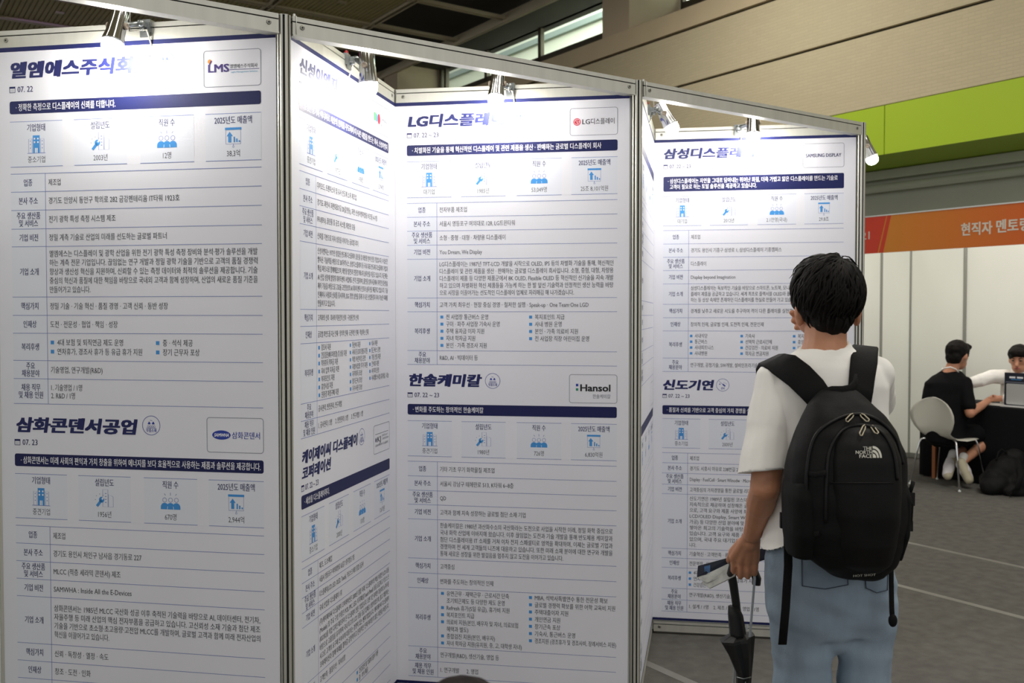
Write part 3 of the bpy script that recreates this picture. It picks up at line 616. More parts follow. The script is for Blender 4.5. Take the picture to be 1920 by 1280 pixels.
poster('C', 'tall white poster under the middle lamp, with a red round logo at its top right', .012, .962, .065, .9155, [
 dict(title=[('LG디스플레이', .069, .463, 2.344, 2.394)], badge=(.524, 2.369, 'parts'), date=('07. 22 ~ 23', 2.311), logo=(.728, 2.291, .916, 2.3985, logo_lg), banner=(2.229, 2.272, [('· 차별화된 기술을 통해 혁신적인 디스플레이 및 관련 제품을 생산 · 판매하는 글로벌 디스플레이 회사', .765)]),
      facts=(2.205, ('대기업', '1985년', '53,049명', '25조 8,101억원')),
      rows=([2.0375, 1.9815, 1.925, 1.868, 1.8115, 1.654, 1.5985, 1.4405, 1.384], 'iasvncwf',
       ['전자부품 제조업|.113', '서울시 영등포구 여의대로 128, LG트윈타워|.308', '소형 · 중형 · 대형 · 차량용 디스플레이|.270', 'You Dream, We Display|.175',
        ['LG디스플레이는 1987년 TFT-LCD 개발을 시작으로 OLED, IPS 등의 차별화 기술을 통해, 혁신적인', '디스플레이 및 관련 제품을 생산 · 판매하는 글로벌 디스플레이 회사입니다. 소형, 중형, 대형, 차량용', '디스플레이 제품 등 다양한 제품군에서 8K OLED, Flexible OLED 등 혁신적인 신기술을 지속 개발', '하고 있으며 차별화된 혁신 제품들을 가능케 하는 한 발 앞선 기술력과 안정적인 생산 능력을 바탕', '으로 시장을 이끌어가는 선도적인 디스플레이 업체로 자리매김 해 나가겠습니다.|'.replace('|', '')],
        '고객 가치 최우선 · 현장 중심 경영 · 철저한 실행 · Speak-up · One Team·One LGD|.603',
        ([(.203, ['전 사업장 통근버스 운영|.173', '구미 · 파주 사업장 기숙사 운영|.22', '주택 융자금 이자 지원|.157', '자녀 학자금 지원|.12', '본인 · 가족 경조사 지원|.167']), (.566, ['복지포인트 지급|.118', '사내 병원 운영|.107', '본인 · 가족 의료비 지원|.172', '전 사업장 직장 어린이집 운영|.216', '+ '])], .0287), 'R&D, AI · 빅데이터 등|.157'])),
 dict(title=[('한솔케미칼', .066, .369, 1.296, 1.345)], badge=(.418, 1.320, 'parts'), date=('07. 22 ~ 23', 1.2595), logo=(.727, 1.236, .917, 1.350, logo_hansol), banner=(1.179, 1.2225, [('· 변화를 주도하는 창의적인 한솔케미칼', .293)]),
      facts=(1.154, ('중견기업', '1980년', '726명', '6,830억원')),
      rows=([.988, .928, .869, .811, .751, .590, .529, .468, .226, .166, .102], 'iasvncpwfj',
       ['기타 기초 무기 화학물질 제조업|.225', '서울시 강남구 테헤란로 513, K타워 6~8층|.303', 'QD', '고객과 함께 지속 성장하는 글로벌 첨단 소재 기업|.352',
        ['한솔케미칼은 1980년 과산화수소의 국산화라는 도전으로 사업을 시작한 이래, 정밀 화학 중심으로', '국내 화학 산업에 이바지해 왔습니다. 이후 끊임없는 도전과 기술 개발을 통해 반도체용 케미칼과', '첨단 디스플레이용 IT 소재를 거쳐 이차 전지 스페셜티로 영역을 확대하며, 이제는 글로벌 기업과', '경쟁하며 전 세계 고객들의 니즈에 대응하고 있습니다. 또한 미래 소재 분야에 대한 연구와 개발을', '통해 새로운 성장을 위한 발걸음을 멈추지 않고 도전을 이어가고 있습니다.'],
        '고객중심', '변화를 주도하는 창의적인 인재|.220',
        ([(.203, ['유연근무 · 재택근무 · 근로시간 단축|.258', '+조기퇴근제도 등 다양한 제도 운영|.24', 'Refresh 휴가(5일 유급), 휴가비 지원|.26', '복지포인트 지급|.115', '의료비 지원(본인, 배우자 및 자녀, 의료보험|.295', '+혜택과 별도)|.09', '종합검진 지원(본인, 배우자)|.20', '자녀 학자금 지원(유치원, 중, 고, 대학생 자녀)|.31']),
          (.566, ['MBA, 석박사특별연수 통한 전문성 확보|.292', '글로벌 경쟁력 확보를 위한 어학 교육비 지원|.322', '주택대출이자 지원|.135', '개인연금 지원|.103', '장기근속 포상|.103', '기숙사, 통근버스 운영|.163', '경조지원 (경조휴가 및 경조사비, 장례서비스 지원)|.326', '+ '])], .0292),
        '연구개발(R&D), 생산기술, 영업 등|.243', '1. 연구개발      2. 영업|.157']))])
poster('D', 'tall white poster on the narrow panel seen nearly edge-on beside the middle post', .014, .972, .064, .918, [
 dict(logo=(.735, 2.288, .925, 2.4005, logo_blank), banner=(2.231, 2.272, None), facts=(2.206, None), rows=([2.039, 1.981, 1.922, 1.862, 1.805, 1.643, 1.584, 1.526, 1.438, 1.379, 1.298], 'iasvncpwfj', [None]*10)),
 dict(logo=(.735, 1.156, .925, 1.266, logo_blank), banner=(1.094, 1.135, None), facts=(1.0695, None), rows=([.900, .842, .784, .726, .669, .515, .457, .399, .25, .19, .112], 'iasvncpwfj', [None]*10))])
poster('E', 'tall white poster the standing man is reading, with a two-line banner', .012, .964, .060, .911, [
 dict(title=[('삼성디스플레이', .058, .492, 2.350, 2.399)], date=('07. 22 ~ 23', 2.312), logo=(.721, 2.291, .911, 2.406, logo_samsung), banner=(2.190, 2.263, [('· 삼성디스플레이는 자연을 그대로 담아내는 뛰어난 화질, 더욱 가볍고 얇은 디스플레이를 만드는 기술로', .80), ('고객이 필요로 하는 토털 솔루션을 제공하고 있습니다.', .415)]),
      facts=(2.167, ('대기업', '2012년', '2.1만명(국내)', '29.8조')),
      rows=([2.000, 1.934, 1.869, 1.804, 1.738, 1.638, 1.572, 1.507, 1.373, 1.307], 'iasvncpwf',
       ['제조업', '경기도 용인시 기흥구 삼성로 1, 삼성디스플레이 기흥캠퍼스|.43', '디스플레이', 'Display beyond Imagination|.213',
        ['삼성디스플레이는 독보적인 기술을 바탕으로 스마트폰, 노트북, 모니터, TV 등에 사용되는 다양한 디스', '플레이 제품을 공급하고 있습니다. 세계 최초로 플렉서블 OLED와 폴더블 디스플레이를 양산하며 존재', '하는 등 상상 속에만 존재하던 디스플레이를 현실로 만들어 가고 있습니다. 앞으로도 새로운 미래를 열 '],
        '경계를 낮추고 새로운 시도를 추구하며 격이 다른 플레이를 실현합니다.|.52', '창의적 인재, 글로벌 인재, 도전적 인재, 전문인재|.348',
        ([(.192, ['사내식당', '통근버스', '사내피트니스', '사내병원']), (.434, ['기숙사', '선택적 근로시간제', '건강검진 · 의료비 지원', '학자금 연금지원']), (.681, ['복지포인트', '휴양시설', '단체보험', '+ '])], .0285), '연구개발, 공정기술, SW개발, 설비인프라기술, 영업마케팅|.41'])),
 dict(title=[('신도기연', .059, .304, 1.217, 1.266)], badge=(.351, 1.243, 'gear'), date=('07. 22 ~ 23', 1.186), logo=(.721, 1.157, .911, 1.27, logo_blank), banner=(1.095, 1.140, [('· 품질과 신뢰를 기반으로 고객 중심의 가치 경영을 실현하는 기업', .49)]),
      facts=(1.074, ('중소기업', '2000년', '150명', '500억')),
      rows=([.905, .855, .804, .748, .701, .430, .382, .334, .231, .174, .115], 'iasvncpwfj',
       ['제조업', '경기도 시흥시 마유로 238번길 21|.238', 'Display · FuelCell · Smart Winodw · Micro LED|.33', '고객중심의 가치경영을 통한 글로벌 리더|.29',
        ['신도기연은 1989년 설립된 코스닥 상장 기업으로, 디스플레이 장비를 국내외 고객사에', '지속적으로 제공하며 성장해온 글로벌 기업입니다. 축적된 합착 및 탈포 기술을 바탕', '으로, 고객 요구와 제품 사양에 최적화된 장비를 설계하고 제작하며 다양한 공정에서', 'LCD/OLED Display, Smart Window, Micro LED, FuelCell 및 자동차 유리(곡면', '가공) 등 다양한 산업 분야에 맞춤형 제조 솔루션을 제공합니다. 오랜 기간 현장에서', '쌓아온 최고의 기술력을 바탕으로, 지속적인 연구 개발과 품질 혁신을 이어가고', '있습니다. 고객 요구와 제품 사양에 최적화된 공정 장비로 세계 시장에 진출하고', '있으며, 국내 주요 대기업은 물론 다수의 글로벌 기업과 협력하며 미래를 열어갑', '니다.'],
        '기술혁신 · 고객만족 · 품질우선|.24', '전문역량 · 인성 · 도전|.16', ([(.192, ['4대보험', '연차휴가, 경조휴가 등 유급휴가 지원|.30', '건강검진 지원'])], .03), '연구개발(R&D), 생산기술, 영업|.24', '1. 설계 / 1명    2. 제조 / 1명    3. 영업 / 1명|.335']))])

# ------------------------------------------------------------------ organic shapes
from mathutils.bvhtree import BVHTree
def rc(mb, p, r, q, s, material, n=14):
    """tapered limb with round ends"""
    p = Vector(p); q = Vector(q); t = (q-p).normalized(); pts = []; rs = []
    for k in range(5): a = -math.pi/2 + math.pi/2*k/5; pts.append(p + t*r*math.sin(a)); rs.append(max(r*math.cos(a), r*.08))
    for k in range(6): a = math.pi/2*k/5; pts.append(q + t*s*math.sin(a)); rs.append(max(s*math.cos(a), s*.08))
    mb.tube(pts, rs, material, n)
def chain(mb, pts, material, n=14):
    for (p, r), (q, s) in zip(pts, pts[1:]): rc(mb, p, r, q, s, material, n)
def ering(c, rx, ry, ex=2.0, n=28, yaw=0.0):
    out = []
    for k in range(n):
        a = 2*math.pi*k/n; ca, sa = math.cos(a), math.sin(a)
        x = rx*math.copysign(abs(ca)**(2/ex), ca); y = ry*math.copysign(abs(sa)**(2/ex), sa)
        out.append(Vector(c) + Vector((x*math.cos(yaw)-y*math.sin(yaw), x*math.sin(yaw)+y*math.cos(yaw), 0)))
    return out
def blob(mb, name, material, voxel=.008, smooth=6, parent=None, cuts=(), disp=None, mats=None):
    """grows one continuous skin over the solids in mb, smooths it, trims it by planes (point, outward normal)"""
    o = mb.build(name, None); md = o.modifiers.new('r', 'REMESH'); md.mode = 'VOXEL'; md.voxel_size = voxel; md.adaptivity = 0
    if smooth: sm = o.modifiers.new('s', 'SMOOTH'); sm.factor = .5; sm.iterations = smooth
    dg = bpy.context.evaluated_depsgraph_get(); me = bpy.data.meshes.new_from_object(o.evaluated_get(dg))
    old = o.data; o.modifiers.clear(); o.data = me; me.name = name; bpy.data.meshes.remove(old)
    bm = bmesh.new(); bm.from_mesh(me)
    for c in cuts:
        p, nrm = c[0], c[1]; sel = bm.verts[:]; geom = bm.verts[:]+bm.edges[:]+bm.faces[:]
        if len(c) > 2:                                   # cut only near c[2] within radius c[3]
            near = set(v for v in bm.verts if (v.co-Vector(c[2])).length < c[3]); fs = [f for f in bm.faces if all(v in near for v in f.verts)]
            es = set(e for f in fs for e in f.edges); geom = list(near) + list(es) + fs
        r = bmesh.ops.bisect_plane(bm, geom=geom, plane_co=Vector(p), plane_no=Vector(nrm), clear_outer=True)
        ed = [g for g in r['geom_cut'] if isinstance(g, bmesh.types.BMEdge)]
        ed = [e for e in ed if e.is_valid and e.is_boundary]
        if ed:
            try: bmesh.ops.holes_fill(bm, edges=ed, sides=0)
            except Exception: pass
    if disp:
        bm.normal_update()
        for v in bm.verts: v.co += v.normal*disp(v.co)
    for f in bm.faces: f.smooth = True; f.material_index = 0
    bm.to_mesh(me); bm.free(); me.materials.clear(); me.materials.append(material)
    if parent: o.parent = parent
    return o
def folds(amp, sc, stretch=(1, 1, 1), seed=0.0):
    def f(co):
        p = Vector((co.x*stretch[0], co.y*stretch[1], co.z*stretch[2]))*sc + Vector((seed, seed*1.7, 0))
        return amp*(mnoise.noise(p) + .45*mnoise.noise(p*2.3))
    return f
def bvh_of(*objs):
    vs = []; fs = []
    for o in objs:
        k = len(vs); vs += [o.matrix_world @ v.co for v in o.data.vertices]; fs += [tuple(i+k for i in p.vertices) for p in o.data.polygons]
    return BVHTree.FromPolygons(vs, fs)
def drape(mb, bvh, pts, faces, material, off=.002, Yd=2.2):
    """lays a flat pattern (given at photo pixels) onto a modelled surface"""
    o = Vector((0, 0, CAMH)); vs = []
    for x, y in pts:
        d = (at(x, y, 2.0)-o).normalized(); h = bvh.ray_cast(o, d)
        vs.append(h[0] - d*off if h[0] is not None else at(x, y, Yd))
    mb.add(vs, faces, material, True)
def drape_text(mb, bvh, text, x, y, hpx, wpx, material, off=.0015, bold=.0, align='L', skew=0.0):
    vs, fs, x0, x1 = glyphs(text, 0, 2); k = wpx/(x1-x0); ox = x if align == 'L' else x-wpx
    for dx in ((-bold, 0, bold) if bold else (0,)):
        drape(mb, bvh, [(ox+(vx-x0+dx)*k, y - (vy)*hpx - skew*((vx-x0)*k)) for vx, vy in vs], fs, material, off)
skin = mat('skin', (196, 140, 110), .5, sss=.15, var=(18, .06)); skin_t = mat('tanned_skin', (190, 134, 102), .5, sss=.12, var=(14, .07))
hair_m = mat('black_hair', (18, 14, 12), .7, spec=.2, var=(40, .35), stretch=(1, 1, .25), bump=(120, .35, 3))
cotton = mat('white_cotton', (240, 238, 233), .85, spec=.2, bump=(55, .18, 4))
denim = mat('washed_denim', (132, 148, 162), .85, spec=.2, var=(3.2, .42, 7), bump=(260, .25, 2), stretch=(1.6, 1.6, .7))
nylon = mat('black_nylon', (11, 11, 12), .7, spec=.22, bump=(420, .3, 2)); web = mat('black_webbing', (13, 13, 14), .8, spec=.2, bump=(500, .4, 1))
pocketm = mat('black_ripstop', (9, 9, 10), .65, spec=.25, bump=(600, .25, 1)); meshm = mat('black_stretch_mesh', (12, 14, 14), .8, spec=.2)
zipm = mat('coated_zip', (8, 8, 9), .5, spec=.3); pullm = mat('tan_zip_pull', (186, 176, 150), .5); logom = mat('white_embroidery', (214, 212, 200), .7)
shoe_w = mat('white_shoe_leather', (214, 210, 212), .5, bump=(60, .1, 2)); sole_m = mat('cream_rubber_sole', (184, 176, 150), .6); sock_m = mat('white_sock', (206, 204, 200), .9)
blackcloth = mat('black_cotton', (18, 18, 20), .9, spec=.15, bump=(60, .2, 3)); lipm = mat('lips', (168, 84, 80), .45); eyem = mat('dark_iris', (30, 22, 20), .25)

def locks(mb, c, r, crown, material, n, L=1.0, lift=.004, seed=1, wid=.0042, zmin=-.6, keep=None, flick=0.0):
    """tapered strands lying over an ellipsoidal hair cap, combed from the crown"""
    rnd = random.Random(seed); c = Vector(c); r = Vector(r); cr = Vector(crown).normalized()
    for i in range(n):
        a = rnd.uniform(0, 2*math.pi); u = cr.orthogonal().normalized(); w = cr.cross(u); d = u*math.cos(a)+w*math.sin(a)
        t0 = rnd.uniform(.02, 1.5); t1 = t0 + rnd.uniform(.5, .95)*L; pts = []; rs = []; tw = rnd.uniform(-.35, .35); m = 6; ok = True
        for k in range(m):
            f = k/(m-1); t = t0+(t1-t0)*f; aa = tw*f; dd = (d*math.cos(aa) + cr.cross(d)*math.sin(aa))
            v = cr*math.cos(t) + dd*math.sin(t); p = Vector((v.x*r.x, v.y*r.y, v.z*r.z))*(1 + lift/.1*(.3+.7*math.sin(math.pi*min(f*1.1, 1))) + flick*f*f*rnd.uniform(0, 1))
            if v.z < zmin or (keep and not keep(v)): ok = False; break
            pts.append(c+p); rs.append(wid*(.25+1.0*math.sin(math.pi*(.12+.86*f))))
        if ok: mb.tube(pts, rs, material, 5)

# ------------------------------------------------------------------ the standing man with the backpack
man = empty('person', (at(1550, 700, 2.48).x, 2.48, 0), 0, 'man standing back turned in white t-shirt and pale blue jeans, hand to his face', 'person')
def child(o, parent):
    o.parent = parent; o.matrix_parent_inverse = Matrix.Translation(parent.location).inverted() if parent.type == 'EMPTY' else Matrix()
    return o
hc = at(1551, 558, 2.50); fwd = Vector((-.28, .93, .2)).normalized()
mb = MB()
mb.ball(hc + Vector((0, -.008, .012)), (.074, .092, .092), skin_t); mb.ball(hc + fwd*.04 + Vector((0, 0, -.062)), (.056, .066, .052), skin_t); rc(mb, hc+fwd*.085+Vector((0, 0, .005)), .012, hc+fwd*.104+Vector((0, 0, -.03)), .014, skin_t)
chain(mb, [(at(1549, 600, 2.492), .055), (at(1547, 645, 2.478), .055), (at(1546, 690, 2.47), .072)], skin_t)
for x, sx in ((1499, -1), (1606, 1)): mb.ball(at(x, 590, 2.505), (.011, .02, .031), skin_t); mb.ball(at(x+sx*4, 585, 2.50), (.007, .014, .022), skin_t)
mb.loft([ering((at(1546, y, 2.47).x, 2.47, at(1546, y, 2.47).z), rx, ry) for y, rx, ry in ((1120, .14, .09), (1020, .125, .085), (920, .135, .085), (800, .15, .09), (720, .15, .08), (690, .12, .06))], skin_t)
sh, el, wr = at(1458, 722, 2.47), at(1434, 915, 2.41), at(1411, 1000, 2.55)
chain(mb, [(sh, .052), (el.lerp(sh, .3), .041), (el, .038), (el.lerp(wr, .35), .037), (wr.lerp(el, .25), .028), (wr, .0255)], skin_t)
kn = [at(1375, 1045, 2.635), at(1389, 1051, 2.622), at(1403, 1053, 2.612), at(1416, 1050, 2.605)]
for k, p in enumerate(kn): rc(mb, wr + Vector((.004*(k-1.5), .006, -.004)), .0185, p, .0125, skin_t, 10)
rc(mb, wr+Vector((0, .02, -.03)), .021, at(1394, 1036, 2.63), .021, skin_t)
for k, p in enumerate(kn):                               # four fingers closing round the hooked handle
    low = (1374, 1075, 2.652) if k == 0 else (1388, 1081, 2.64) if k == 1 else (1402, 1081, 2.63) if k == 2 else (1415, 1075, 2.622)
    q = at(*low); tip = q + Vector((.004, .030, .008)); end = tip + Vector((.0, .006, .022-.003*k))
    chain(mb, [(p, .0098), (p.lerp(q, .55) + Vector((0, -.005, 0)), .0086), (q, .0083), (tip, .0078), (end, .007)], skin_t, 10)
chain(mb, [(at(1390, 1018, 2.60), .016), (at(1374, 1034, 2.64), .0125), (at(1368, 1050, 2.672), .0108), (at(1374, 1060, 2.69), .0088)], skin_t, 10)
sr, er, wr2 = at(1640, 712, 2.48), at(1638, 752, 2.79), at(1531, 622, 2.715)
chain(mb, [(sr, .045), (er.lerp(sr, .35), .036), (er, .038), (er.lerp(wr2, .35), .036), (wr2, .026)], skin_t)
pk = at(1507, 592, 2.69); rc(mb, wr2, .024, pk, .024, skin_t); rc(mb, wr2, .022, at(1508, 606, 2.68), .02, skin_t)
for (x, y, Y), (x2, y2, Y2) in (((1500, 580, 2.685), (1487, 567, 2.665)), ((1497, 592, 2.68), (1485, 586, 2.66)), ((1499, 603, 2.68), (1488, 601, 2.66)), ((1503, 612, 2.675), (1494, 614, 2.655))): chain(mb, [(at(x, y, Y), .0108), (at((x+x2)/2-1, (y+y2)/2, Y2+.006), .0098), (at(x2, y2, Y2), .0085)], skin_t, 10)
chain(mb, [(at(1512, 580, 2.69), .013), (at(1508, 562, 2.68), .0105), (at(1513, 552, 2.67), .009)], skin_t, 10)
hips = [(1503, 1.0), (1618, -1)]
for x, s_ in hips: chain(mb, [(at(x, 1120, 2.47), .065), (Vector((at(x, 1200, 2.47).x, 2.48, .5)), .058), (Vector((at(x, 1200, 2.47).x, 2.46, .12)), .042)], skin_t)
body = child(blob(mb, 'body', skin_t, .0034, 3), man)

mb = MB()                                                # t-shirt
rows = [(652, 1501, 1591, .058, 2.478), (668, 1478, 1620, .074, 2.475), (688, 1440, 1652, .088, 2.472), (722, 1428, 1664, .104, 2.47), (790, 1442, 1661, .114, 2.468), (870, 1450, 1662, .118, 2.466), (960, 1446, 1660, .120, 2.468), (1040, 1428, 1668, .126, 2.47), (1066, 1426, 1668, .126, 2.47)]
mb.loft([ering(((at(a, y, Yc).x+at(b, y, Yc).x)/2, Yc, at(1545, y, Yc).z), (at(b, y, Yc).x-at(a, y, Yc).x)/2, d, 2.3) for y, a, b, d, Yc in reversed(rows)], cotton)
chain(mb, [(at(1455, 716, 2.47), .058), (at(1443, 780, 2.45), .054)], cotton)
chain(mb, [(at(1636, 706, 2.48), .058), (at(1634, 728, 2.60), .062), (at(1638, 748, 2.74), .064)], cotton)
mb.lathe([(.050, -.022), (.064, -.022), (.067, .004), (.062, .013), (.055, .013), (.050, .004)], cotton, 28, Matrix.Translation(at(1546, 656, 2.476)) @ Matrix.Rotation(-.14, 4, 'Y') @ Matrix.Rotation(.16, 4, 'X'))
ax = (at(1427, 905, 2.41)-at(1441, 800, 2.445)).normalized(); hem = at(1428, 884, 2.417)
hp, hq = at(1427, 1048, 2.42), at(1502, 1012, 2.36)
shirt = child(blob(mb, 't_shirt', cotton, .0062, 4, cuts=[(hp, (hq.z-hp.z, 0, hp.x-hq.x))], disp=folds(.0065, 9, (1.3, 1, .75), 3.0)), man)
mb = MB(); chain(mb, [(at(1455, 716, 2.47), .058), (at(1441, 800, 2.445), .060), (at(1427, 905, 2.41), .064)], cotton); rc(mb, at(1427, 905, 2.41), .064, at(1424, 930, 2.405), .064, cotton)
slv = child(blob(mb, 'sleeve', cotton, .0062, 4, cuts=[(hem, (ax + Vector((.25, 0, .0))).normalized())], disp=folds(.0065, 9, (1.3, 1, .75), 3.0)), shirt); slv.matrix_parent_inverse = Matrix()
mb = MB()                                                # jeans
rows = [(955, 1452, 1652, .104), (980, 1450, 1656, .108), (1010, 1444, 1660, .113), (1050, 1437, 1668, .118), (1100, 1435, 1671, .120), (1150, 1437, 1672, .106), (1185, 1446, 1668, .088)]
mb.loft([ering(((at(a, y, 2.47).x+at(b, y, 2.47).x)/2, 2.47, at(1545, y, 2.47).z), (at(b, y, 2.47).x-at(a, y, 2.47).x)/2, d, 2.4) for y, a, b, d in reversed(rows)], denim)
mb.ball(at(1560, 1175, 2.47), (.06, .085, .07), denim)
for x, x2, r1 in ((1502, 1503, .077), (1618, 1621, .070)):
    X = at(x2, 1290, 2.47).x
    chain(mb, [(at(x, 1110, 2.47), .092), (at(x, 1165, 2.47), .086), (at(x2, 1225, 2.47), r1+.004), (at(x2, 1290, 2.47), r1), (Vector((X, 2.485, .50)), .072), (Vector((X, 2.47, .26)), .072), (Vector((X, 2.465, .075)), .074)], denim)
jeans = child(blob(mb, 'jeans', denim, .0065, 14, cuts=[((0, 0, .03), (0, 0, -1))], disp=lambda co: folds(.008, 6.5, (1, 1, .75), 9.0)(co) + .003*mnoise.noise(Vector((co.x*9+co.z*14, co.y*9, co.z*26))) + .0018*math.sin(co.z*70+co.x*38+3*mnoise.noise(co*7))*max(0, 1-abs(co.z-.86)/.16)), man)
jb = bvh_of(jeans)
def patch(px, nx=10, ny=10):
    (x0, y0), (x1, y1), (x2, y2), (x3, y3) = px; pts = []; fs = []
    for j in range(ny+1):
        for i in range(nx+1):
            u, v = i/nx, j/ny; a = (x0+(x1-x0)*u, y0+(y1-y0)*u); b = (x3+(x2-x3)*u, y3+(y2-y3)*u)
            dip = (1-abs(2*u-1))*7*v                       # pointed lower edge
            pts.append((a[0]+(b[0]-a[0])*v, a[1]+(b[1]-a[1])*v+dip))
    for j in range(ny):
        for i in range(nx): k = j*(nx+1)+i; fs.append((k, k+1, k+nx+2, k+nx+1))
    return pts, fs
pocket_m = mat('denim_pocket', (122, 138, 152), .85, spec=.2, var=(9, .25, 5)); stitch = mat('dark_stitching', (52, 62, 78), .8)
for q in (((1503, 1040), (1588, 1062), (1590, 1096), (1504, 1098)), ((1622, 1072), (1665, 1066), (1664, 1106), (1624, 1102))):
    mb = MB(); pts, fs = patch(q); drape(mb, jb, pts, fs, pocket_m, .0035)
    o = child(mb.build('back_pocket', None, fix=False), jeans); o.matrix_parent_inverse = Matrix()
    mb = MB(); seam = [pts[i] for i in range(0, 11*11, 11)] + pts[110:121] + [pts[i] for i in range(120, 0, -11)]
    vs3 = []; o0 = Vector((0, 0, CAMH))
    for x, y in seam:
        d = (at(x, y, 2)-o0).normalized(); h = jb.ray_cast(o0, d)
        if h[0] is not None: vs3.append(h[0]-d*.005)
    if len(vs3) > 3: mb.tube(vs3, .0011, stitch, 5); s_ = child(mb.build('stitching', None), jeans); s_.matrix_parent_inverse = Matrix()
mb = MB()                                                # hair
hcap = at(1551, 549, 2.488)
mb.ball(hcap, (.090, .106, .096), hair_m, 24, 16); mb.ball(at(1556, 597, 2.462), (.056, .055, .050), hair_m); mb.ball(at(1538, 520, 2.50), (.066, .085, .062), hair_m); mb.ball(at(1583, 545, 2.475), (.045, .07, .07), hair_m)
mb.ball(at(1497, 560, 2.52), (.018, .03, .03), hair_m); mb.ball(at(1606, 560, 2.52), (.018, .03, .035), hair_m)
face_cut = hc + fwd*.075
hair = child(blob(mb, 'hair', hair_m, .0055, 3, disp=lambda co: .0045*mnoise.noise(Vector((co.x*45, co.y*45, co.z*16))) + .002*mnoise.noise(co*90)), man)
mb = MB(); locks(mb, hcap, (.091, .107, .097), (.28, -.35, .9), hair_m, 520, 1.0, .002, 5, .0026, -.75, None, .02)
locks(mb, hcap, (.093, .108, .100), (.25, -.3, .92), hair_m, 40, .8, .007, 15, .0014, .3, None, .09)
locks(mb, at(1556, 596, 2.462), (.057, .056, .052), (0, -.1, 1), hair_m, 90, .9, .003, 8, .003, -.8)
o = child(mb.build('hair_strands', None), hair); o.matrix_parent_inverse = Matrix(); o['kind'] = 'stuff'
for x, s_ in hips:                                       # shoes, below the frame
    mb = MB(); X = at(x, 1200, 2.47).x
    mb.ball((X, 2.56, .045), (.045, .11, .04), shoe_w); mb.ball((X, 2.48, .06), (.042, .07, .055), shoe_w); mb.ball((X, 2.54, .018), (.047, .14, .02), shoe_w)
    child(blob(mb, 'shoe', shoe_w, .008, 3, cuts=[((0, 0, .001), (0, 0, -1))]), man)

# backpack
pack = empty('backpack', (at(1590, 900, 2.26).x, 2.26, at(1590, 1085, 2.26).z), 0, 'black backpack with white stacked lettering, worn by the standing man', 'backpack')
YB = 2.362
prof = [(1086, 1592, 1640, .06), (1079, 1560, 1658, .11), (1058, 1528, 1678, .15), (1030, 1504, 1690, .172), (990, 1488, 1697, .186), (940, 1481, 1700, .190), (890, 1484, 1699, .186), (845, 1492, 1693, .176), (810, 1502, 1680, .160), (780, 1512, 1658, .138), (757, 1522, 1636, .110), (738, 1540, 1615, .076), (729, 1556, 1602, .045)]
mb = MB(); rings = []
for y, a, b, d in prof:
    Yc = YB - d/2; A, B = at(a, y, Yc-.02), at(b, y, Yc-.02); rings.append(ering(((A.x+B.x)/2, Yc, A.z), (B.x-A.x)/2, d/2, 3.0, 32))
mb.loft(rings, nylon)
packb = child(blob(mb, 'pack_body', nylon, .0065, 4, disp=folds(.006, 11, (1, 1, .8), 21)), pack)
mb = MB(); rings = []
for y, a, b, d in [(1072, 1582, 1658, .13), (1055, 1562, 1672, .165), (1020, 1553, 1680, .196), (960, 1547, 1686, .214), (900, 1546, 1687, .214), (860, 1548, 1685, .208), (830, 1554, 1678, .196), (806, 1568, 1664, .178), (793, 1586, 1648, .155)]:
    Yc = YB - d/2; A, B = at(a, y, Yc-.04), at(b, y, Yc-.04); rings.append(ering(((A.x+B.x)/2, Yc, A.z), (B.x-A.x)/2, d/2, 3.4, 32))
mb.loft(rings, pocketm)
frontp = child(blob(mb, 'front_pocket', pocketm, .006, 4, disp=folds(.003, 13, (1, 1, .8), 31)), pack)
mb = MB(); rings = []
for y, a, b, d in [(1045, 1484, 1530, .12), (1000, 1479, 1535, .15), (930, 1478, 1530, .155), (900, 1484, 1520, .14)]:
    Yc = YB-.02 - d/2; A, B = at(a, y, Yc-.03), at(b, y, Yc-.03); rings.append(ering(((A.x+B.x)/2, Yc, A.z), (B.x-A.x)/2, d/2, 2.4, 20))
mb.loft(rings, meshm); child(blob(mb, 'side_pocket', meshm, .006, 3), pack)
mb = MB(); rings = []
for y, a, b, d in [(1048, 1672, 1690, .11), (1000, 1676, 1702, .14), (930, 1678, 1705, .14), (905, 1680, 1700, .12)]:
    Yc = YB-.02 - d/2; A, B = at(a, y, Yc-.03), at(b, y, Yc-.03); rings.append(ering(((A.x+B.x)/2, Yc, A.z), (B.x-A.x)/2, d/2, 2.4, 20))
mb.loft(rings, meshm); child(blob(mb, 'side_pocket', meshm, .006, 3), pack)
pb = bvh_of(packb, frontp)
def surf(x, y, off=.002, bvh=None):
    o = Vector((0, 0, CAMH)); d = (at(x, y, 2.0)-o).normalized(); h = (bvh or pb).ray_cast(o, d)
    return (h[0] if h[0] is not None and h[0].y < 2.6 else at(x, y, 2.24)) - d*off
def arc(pts, n=6):
    out = []
    P_ = [pts[0]] + pts + [pts[-1]]
    for i in range(1, len(P_)-2):
        for k in range(n):
            t = k/n; a, b, c, d = P_[i-1:i+3]
            out.append(tuple(.5*((2*b[j]) + (c[j]-a[j])*t + (2*a[j]-5*b[j]+4*c[j]-d[j])*t*t + (3*b[j]-a[j]-3*c[j]+d[j])*t**3) for j in (0, 1)))
    return out + [pts[-1]]
for pts in ([(1548, 980), (1550, 900), (1556, 845), (1580, 806), (1620, 797), (1655, 812), (1676, 850), (1683, 900)], [(1512, 940), (1514, 870), (1530, 815), (1570, 785), (1612, 776), (1650, 790), (1680, 822), (1693, 870)]):
    mb = MB(); mb.tube([surf(x, y, .003) for x, y in arc(pts)], .0042, zipm, 8); child(mb.build('zip', None), pack)
